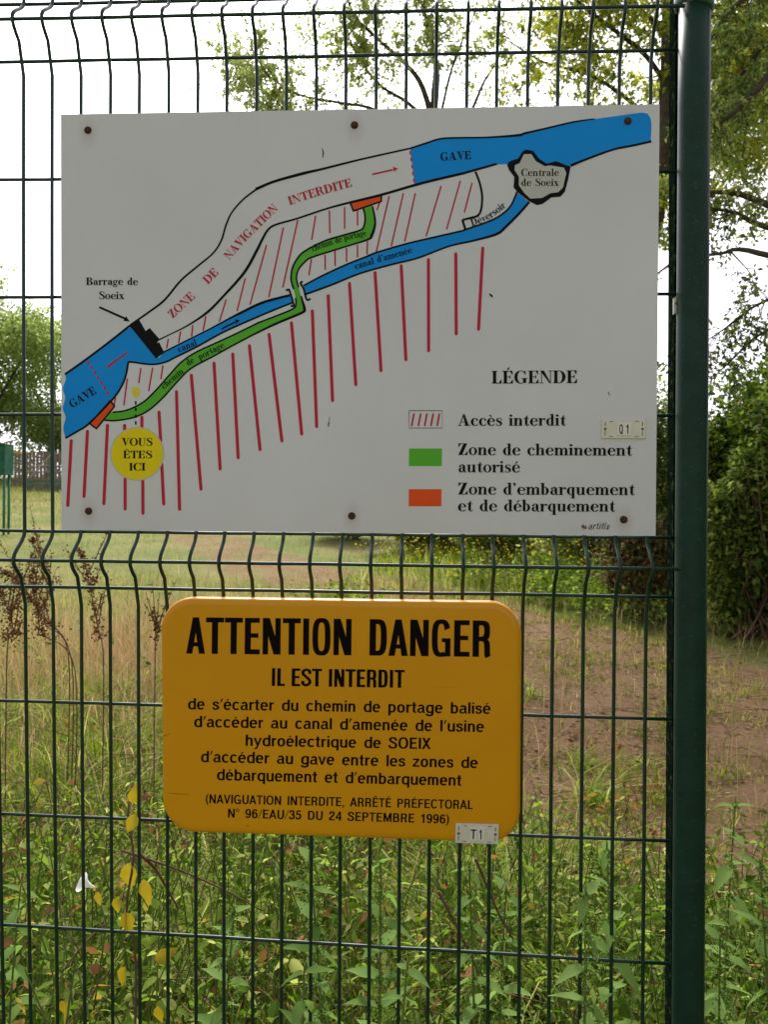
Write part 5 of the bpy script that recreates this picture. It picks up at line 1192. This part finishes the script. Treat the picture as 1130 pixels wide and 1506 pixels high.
def ground_cover():
    # thicket of weeds behind and around the foot of the fence, too many to count
    spec = []
    def ok(x, y): return soil_mask(x, y) < .35
    for _ in range(8500):
        y = random.uniform(.05, 1)**1.5*4.6; x = random.uniform(-2.3, 2.4)
        if x > .35 and y > 1.5: continue
        if not ok(np.array([x]), np.array([y]))[0]: continue
        if random.random() > .35+.65*bumpy(x, y, 1.7, 2): continue
        if x < .0 and y > 1.4 and random.random() < .75: continue
        if y > 2.4 and random.random() < .6: continue
        z = float(gz(x, y)); h = random.uniform(.12, .66)*(1.1 if y < 1.6 else .62)*(.75 if x < -.1 else .8 if x > .5 else 1)
        if not in_view(np.array([[x, y, z+h]]), 40)[0]: continue
        spec.append(plant_vf((x, y, z), h, (random.uniform(-.2, .2), random.uniform(-.2, .2)), random.randint(5, 11), random.uniform(.016, .06), .85, random.uniform(0, 3), random.uniform(.28, .6)))
    for _ in range(900):
        x = random.uniform(1.15, 2.6); y = random.uniform(.2, 1.5); z = float(gz(x, y))
        if random.random() > .75: continue
        spec.append(plant_vf((x, y, z), random.uniform(.12, .5), (random.uniform(-.15, .15), random.uniform(-.1, .1)), 8, random.uniform(.04, .07), .85, random.uniform(0, 3)))
    for _ in range(1500):                      # rank weeds at the foot of the bank
        y = random.uniform(5.2, 8.8); x = random.uniform(-.9, 3.0)
        if soil_mask(np.array([x]), np.array([y]))[0] > .3 or x < .2*(y-7)-.4: continue
        z = float(gz(x, y)); spec.append(plant_vf((x, y, z), random.uniform(.12, .5), (random.uniform(-.2, .2), random.uniform(-.2, .2)), 8, random.uniform(.04, .09), .9, random.uniform(0, 3), .5))
    mb, V, F = plant_meshes(spec)
    new_obj('weeds', np_mesh('weeds', V, F, False), M['leaf_weed'], kind='stuff', label='thick leafy weeds growing along the foot of the fence', cat='weeds')
    mb.build('weed_stems', M['stem'], kind='stuff', label='green stalks of the weeds along the fence foot', cat='weeds')
    mb2 = MB()
    for _ in range(700):
        y = random.uniform(.03, 1)**1.3*2.4; x = random.uniform(-2.0, 2.2); z = float(gz(x, y)); h = random.uniform(.05, .45); a = random.uniform(0, 6.28); l = random.uniform(.1, .6)
        if soil_mask(np.array([x]), np.array([y]))[0] > .5: continue
        mb2.tube([(x, y, z), (x+l*.4*math.cos(a), y+l*.4*math.sin(a), z+h*.7), (x+l*math.cos(a+.3), y+l*math.sin(a+.3), z+h*random.uniform(.6, 1))], [.0025, .002, .001], 4, False)
    mb2.build('dead_stems', M['twig'], kind='stuff', label='tangle of dead brown stalks among the weeds', cat='dead stalks')
    # dead and turning leaves caught in the weeds
    n = 5200; x = RNG.uniform(-1.9, 1.9, n); y = RNG.uniform(.0, 1, n)**1.3*3.2; k = RNG.random(n) < .15+.85*(bumpy(x, y, 1.9, 5) > .5); x, y = x[k], y[k]; n = len(x)
    P = np.stack([x, y, gz(x, y)+RNG.uniform(.02, .42, n)*np.where(y < 1.6, 1, .4)], 1)
    V, F = leaves_vf(P, rdir(n), rdir(n), RNG.uniform(.015, .055, n), RNG.uniform(.008, .03, n))
    new_obj('dead_leaves', np_mesh('dead_leaves', V, F), mat_leaf('turning_leaves', [(.10, .05, .03), (.26, .13, .07), (.42, .22, .08), (.46, .38, .08)], .3, .8, .03), kind='stuff', label='brown and orange dead leaves caught among the weeds', cat='dead leaves')
    # litter and twigs on the bare soil
    def sm(x, y): return np.clip(soil_mask(x, y)*.9+.12, 0, 1)*np.clip(1.2-.1*y, .2, 1)
    P = scatter_ground(26000, -2.5, 4.5, 0, 9, sm); n = len(P); P[:, 2] += .012
    V, F = leaves_vf(P, rdir(n, -.15, .3), unit(rdir(n)*.45+np.array([0, 0, 1.])), RNG.uniform(.012, .055, n), RNG.uniform(.005, .026, n))
    new_obj('leaf_litter', np_mesh('leaf_litter', V, F), M['litter'], kind='stuff', label='brown fallen leaves and bits strewn over the bare soil', cat='leaf litter')
    mb = MB()
    for _ in range(900):
        x = random.uniform(-2, 3.4); y = random.uniform(.2, 6.5)
        if random.random() > sm(np.array([x]), np.array([y]))[0]+.2: continue
        z = float(gz(x, y))+.012; a = random.uniform(0, 6.28); l = random.uniform(.05, .3)
        mb.tube([(x, y, z), (x+l*.5*math.cos(a), y+l*.5*math.sin(a), z+random.uniform(0, .03)), (x+l*math.cos(a+.3), y+l*math.sin(a+.3), z+random.uniform(0, .05))], [.0025, .002, .001], 4, False)
    mb.build('fallen_twigs', M['twig'], kind='stuff', label='thin dry twigs lying about on the soil and grass', cat='twigs')
ground_cover()

def nettle(px, py, Y, label, h=None, ls=.085, seeds=True, base_px=None, group=None, pairs=9):
    tip = post_point(px, py, Y); x, y = tip[0], tip[1]; bx = x+random.uniform(-.05, .05); z = float(gz(bx, y))-.02; h = tip[2]-z
    root = empty('nettle_plant', (bx, y, z), label, 'nettle', group)
    st, P, D, L_, nar = plant_vf((0, 0, 0), h, (x-bx, 0), pairs+5, ls, 1, random.uniform(0, 3))
    mb = MB(); mb.tube(st, list(np.linspace(.004, .0015, len(st))), 6, False); mb.build('stem', M['stem'], root, True, world=False)
    keepk = [i for i in range(len(P)) if P[i][2] > .25*h]
    for i in keepk:
        V, F = leaves_vf(np.array([P[i]]), np.array([D[i]]), np.array([[0, 0, 1.]])+rdir(1)*.2, np.array([L_[i]]), np.array([L_[i]*nar]), True)
        new_obj('leaf', np_mesh('leaf', V, F, False), M['leaf_nettle'], root)
    if seeds:
        sp = []; sd_ = []
        for i in keepk:
            if P[i][2] < .5*h: continue
            for _ in range(5):
                a = random.uniform(0, 6.28); l = random.uniform(.02, .055)
                for q in np.linspace(0, 1, 14):
                    sp.append(np.array(P[i])+np.array([math.cos(a)*q*.022, math.sin(a)*q*.022, .004-l*q*q])+RNG.normal(0, .0012, 3)); sd_.append(rdir(1)[0])
        sp = np.array(sp); n = len(sp); V, F = leaves_vf(sp, np.array(sd_), rdir(n), np.full(n, .0045), np.full(n, .0035))
        o = new_obj('seed_tassels', np_mesh('seed_tassels', V, F), M['leaf_nettle'], root); o['kind'] = 'stuff'
    return root
nettle(893, 1235, .03, 'tall nettle with drooping seed tassels poking through the mesh near the post', ls=.085)
nettle(862, 1300, -.06, 'pale nettle with long leaves in front of the wires left of the post', ls=.082, seeds=True)
nettle(560, 1255, .10, 'tall thin nettle rising below the middle of the yellow plate', ls=.085)
nettle(455, 1250, .05, 'nettle with hanging seed tassels below the word NAVIGUATION', ls=.085)
nettle(690, 1265, .16, 'nettle straight under the cream tag of the yellow plate', ls=.08)
nettle(745, 1300, .22, 'nettle in deep weeds below the right corner of the yellow plate', ls=.08)
nettle(600, 1410, -.07, 'broad leaved nettle at the bottom edge in front of the wires', ls=.075, seeds=False)
nettle(448, 1415, -.06, 'nettle with a big dark leaf at the bottom edge left of centre', ls=.075, seeds=False)
nettle(345, 1330, .12, 'short nettle below the left half of the yellow plate', ls=.075)
nettle(1083, 1170, .25, 'tall nettle at the right of the round post', ls=.085)
nettle(1118, 1260, .12, 'nettle at the lower right edge of the view', ls=.085)
nettle(1060, 1370, .10, 'small nettle close against the right side of the post', ls=.07)
nettle(30, 1300, .25, 'nettle at the lower left edge of the view', ls=.08, seeds=False)

# climbing stem with yellow leaves, left of the yellow plate
def autumn_vine():
    A = lambda x, y, Y: post_point(x, y, Y)
    b = A(190, 1500, .12); b[2] = gz(b[0], b[1]); root = empty('yellowing_vine', b, 'yellowing vine with bright yellow leaves left of the yellow plate', 'vine')
    mb = MB(); sp = smooth3([b, A(200, 1440, .1), A(186, 1340, .06), A(196, 1260, .05), A(188, 1200, .06), A(195, 1150, .1)]); mb.tube(sp, .0022, 5, False)
    mb.build('stem', M['twig'], root, True)
    for x, y, dx, dy, l in ((188, 1268, .1, 1, .07), (212, 1292, .5, 1, .062), (200, 1196, -.4, .9, .05), (172, 1318, .3, 1, .042), (184, 1340, .5, 1, .058), (196, 1180, .2, -1, .05), (228, 1412, .3, -.2, .06), (184, 1420, -.4, 1, .055), (144, 1310, -.1, 1, .035),
                            (90, 1470, .4, .6, .035), (232, 1478, .1, 1, .045)):
        p = A(x, y, random.uniform(-.01, .09)); D = np.array([[dx*.6+random.uniform(-.2, .2), random.uniform(-.3, .1), -dy]])
        V, F = leaves_vf(np.array([p]), D, np.array([[random.uniform(-.5, .5), -1., .35]]), np.array([l*.74]), np.array([l*.44]), True)
        keep(new_obj('leaf', np_mesh('leaf', V, F), M['leaf_autumn']), root)
autumn_vine()
def white_flower():
    c = post_point(121, 1297, .09); root = empty('white_bindweed', c, 'single white bindweed flower low at the left behind the wires', 'flower')
    mb = MB(); n = 16; prof = [(.0015, .024), (.0035, .015), (.0075, .006), (.0155, .0), (.017, -.0025)]
    vs = []; fs = []; dx = np.array([-.75, -.45, .55]); dx = dx/np.linalg.norm(dx); a = unit(np.cross(dx, [0, 0, 1.])); b = np.cross(dx, a)
    for r_, h in prof:
        for k in range(n): an = 2*math.pi*k/n; rr = r_*(1+.07*math.cos(5*an)); vs.append(c+dx*(-h)+rr*(math.cos(an)*a+math.sin(an)*b))
    for i in range(4):
        for k in range(n): fs.append((i*n+k, i*n+(k+1) % n, (i+1)*n+(k+1) % n, (i+1)*n+k))
    mb.add(vs, fs); mb.build('petals', M['petal'], root, True)
    mb = MB(); mb.tube([c-dx*.028, c-dx*.05+np.array([0, 0, -.06]), c+np.array([.01, .03, -.25])], .0016, 5); mb.build('stalk', M['stem'], root, True)
white_flower()
# long reddish trailing twigs
def trailing():
    for pts, lab, r in (([(205, 1255), (228, 1276), (248, 1310), (262, 1335)], 'arching reddish bramble stem under the left corner of the yellow plate', .0035),
                        ([(180, 1250), (262, 1278), (330, 1308), (385, 1338)], 'long pinkish trailing stem crossing below the yellow plate', .0026),
                        ([(700, 1262), (735, 1345), (762, 1390)], 'dark bare stalk slanting behind the wires under the cream tag', .003),
                        ([(645, 1310), (700, 1420), (722, 1500)], 'dark bare stalk slanting low behind the wires right of centre', .003),
                        ([(90, 1430), (125, 1385), (160, 1352)], 'short brown twig slanting at the lower left', .0025)):
        P = smooth3([post_point(x, y, .14+.04*i) for i, (x, y) in enumerate(pts)])
        root = empty('bare_stem', P[0], lab, 'stem'); mb = MB(); mb.tube(P, list(np.linspace(r, r*.5, len(P))), 6)
        for q in (len(P)//3, 2*len(P)//3): mb.tube([P[q], P[q]+np.array([random.uniform(-.05, .05), .02, random.uniform(.02, .06)])], [r*.5, r*.25], 5)
        mb.build('stalk', M['twig'], root, True)
trailing()

# dried dock plants at the left
def dock(pts, D, label, thick=.02, n=420):
    P = [at(x, y, D) for x, y in pts]; g = P[0].copy(); g[2] = gz(g[0], g[1]); Q = smooth3([g]+P, 6)
    root = empty('dry_dock', g, label, 'dry plant'); mb = MB(); mb.tube(Q, list(np.linspace(.0032, .0012, len(Q))), 5, False)
    sp = []
    L_ = len(Q)
    for k in range(n):
        t = random.uniform(.35, 1); i = int(t*(L_-2)); p = Q[i]+(Q[i+1]-Q[i])*random.random()
        cl = math.sin(i*1.9)*.4+.8; sp.append(p+RNG.normal(0, thick*1.25*(1.25-t*.8)*cl, 3)*np.array([1, .8, .8]))
    for b in range(6):
        t = random.uniform(.4, .8); i = int(t*(L_-2)); p = Q[i]; d = unit(np.array([random.uniform(-.6, .6), random.uniform(-.4, .4), 1.])); l = random.uniform(.1, .28)
        mb.tube([p, p+d*l*.5, p+d*l], [.0025, .002, .001], 4, False)
        for k in range(n//12): sp.append(p+d*l*random.uniform(.2, 1)+RNG.normal(0, thick*.5, 3))
    sp = np.array(sp); m_ = len(sp)
    V, F = leaves_vf(sp, rdir(m_), rdir(m_), RNG.uniform(.009, .018, m_), RNG.uniform(.007, .013, m_))
    mb.build('stalk', M['twig'], root, True); o = new_obj('seed_heads', np_mesh('seed_heads', V, F), M['dock']); keep(o, root); o['kind'] = 'stuff'
dock([(110, 985), (62, 930), (52, 890), (20, 850), (0, 838)], 3.4, 'dry brown dock leaning left at the left edge of the view', .02, 420)
dock([(105, 970), (58, 900), (48, 850), (52, 815)], 3.5, 'upright dry brown dock in the second mesh column', .018, 380)
dock([(100, 960), (66, 915), (70, 850), (50, 800), (46, 790)], 3.7, 'tall dry dock behind the leftmost folded wires', .013, 260)
dock([(152, 975), (145, 930), (136, 880), (125, 830), (114, 803)], 3.5, 'dry dock with a dark seed spike in the fourth mesh column', .014, 420)
dock([(10, 960), (20, 930), (5, 880), (-6, 860)], 3.2, 'dry bushy dock cut by the left edge of the view', .04, 520)
dock([(228, 960), (230, 920), (226, 893)], 3.3, 'small green brown dock just left of the yellow plate', .010, 120)

# ------------------------------------------------------------------ things in the far meadow at the left
def cabinet():
    D = 15.3; g = at(-20, 787, D); z0 = gz(g[0], g[1]); A = lambda x, y, dd=0: at(x, y, D+dd)
    x1 = A(7, 690)[0]; x0 = x1-1.15; y0 = A(0, 700)[1]; y1 = y0+.32; zb = A(0, 697)[2]; zt = A(0, 651)[2]
    root = empty('meadow_cabinet', (x0, y0, z0), 'green sheet metal cabinet on legs at the left edge of the meadow', 'cabinet')
    mb = MB(); mb.box((x0, y0, zb), (x1, y1, zt)); mb.build('body', M['shed'], root)
    for k in range(9):
        xx = x0+.06+k*(x1-x0-.12)/8; mb = MB(); mb.box((xx-.008, y0-.012, zb+.02), (xx+.008, y0-.0005, zt-.02)); mb.build('rib', M['shed'], root)
    mb = MB(); n = 30; vs = []; fs = []
    for i in range(n+1):
        xx = x0-.08+(x1-x0+.13)*i/n; w_ = .018*math.sin(i*1.9)
        vs += [(xx, y0-.1, zt+.02+w_), (xx, y1+.1, zt+.13+w_), (xx, y0-.1, zt+.004+w_), (xx, y1+.1, zt+.114+w_)]
    for i in range(n): a = i*4; fs += [(a, a+4, a+5, a+1), (a+2, a+3, a+7, a+6), (a, a+2, a+6, a+4), (a+1, a+5, a+7, a+3)]
    mb.add(vs, fs); mb.build('roof', M['galv'], root)
    for lx, ly in ((x1-.04, y0+.05), (x0+.05, y0+.05), (x1-.06, y1-.06), (x0+.05, y1-.06)):
        mb = MB(); mb.tube([(lx, ly, float(gz(lx, ly))-.1), (lx, ly, zb+.01)], .026, 8); mb.build('leg', M['farpost'], root, True)
cabinet()
def paling():
    D = 37; A = lambda x, y, dd=0: at(x, y, D+dd); a = A(20, 702); b = A(230, 706)
    root = empty('paling_fence', (a[0], a[1], gz(a[0], a[1])), 'weathered grey paling fence beyond the meadow at the left', 'fence')
    x = a[0]
    while x < b[0]:
        zt = A(50, 664)[2]+random.uniform(-.04, .04); zb = gz(x, a[1])-.05; mb = MB(); mb.box((x, a[1], zb), (x+.13, a[1]+.03, zt)); mb.build('pale', M['wood'], root); x += .18
    for yy in (672, 694):
        z = A(50, yy)[2]; mb = MB(); mb.box((a[0], a[1]+.024, z), (b[0]+.1, a[1]+.06, z+.06)); mb.build('rail', M['wood'], root)
    p = A(76, 706, -1.5); q = A(76, 656, -1.5); root = empty('gate_post', (p[0], p[1], gz(p[0], p[1])), 'green steel post with a pale slanting brace beyond the meadow', 'post')
    mb = MB(); mb.box((q[0]-.07, q[1]-.05, gz(q[0], q[1])-.1), (q[0]+.07, q[1]+.05, q[2])); mb.build('upright', M['farpost'], root)
    mb = MB(); mb.tube([A(44, 700, -1.6), A(74, 668, -1.6)], .022, 6); mb.build('brace', M['galv'], root)
    root = empty('wire_strands', A(20, 690, -1.4), 'far horizontal wires strung across the grey paling fence', 'wire')
    for yy in (683, 692): mb = MB(); mb.tube([A(18, yy, -1.3), A(230, yy+1, -1.3)], .008, 4); mb.build('strand', M['galv'], root)
    a = A(18, 664, -3); root = empty('yellow_beam', a, 'yellow beam lying level beside the green cabinet', 'beam')
    mb = MB(); mb.box((a[0], a[1], a[2]-.03), (A(40, 664, -3)[0], a[1]+.15, a[2]+.03)); mb.build('beam', M['yellowbar'], root)
    mb = MB(); xx = A(34, 664, -3)[0]; mb.box((xx, a[1]+.03, gz(xx, a[1])-.05), (xx+.08, a[1]+.1, a[2]-.031)); mb.build('prop', M['wood'], root)
    a = A(38, 717, -5); b = A(230, 720, -5); root = empty('low_wall', (a[0], a[1], gz(a[0], a[1])), 'low mossy concrete kerb wall with a green rail beyond the meadow', 'wall')
    mb = MB(); mb.box((a[0], a[1], gz(a[0], a[1])-.3), (b[0], a[1]+.3, A(50, 710, -5)[2])); mb.build('wall', M['concrete'], root)
    mb = MB(); z = A(50, 706.5, -5)[2]; mb.box((a[0]-.1, a[1]+.05, z-.02), (b[0], a[1]+.11, z+.025)); mb.build('rail', M['farpost'], root)
    for k in range(4): xx = a[0]+.1+k*1.1; mb = MB(); mb.box((xx, a[1]+.06, A(50, 710.5, -5)[2]), (xx+.05, a[1]+.1, z-.021)); mb.build('rail_support', M['farpost'], root)
paling()
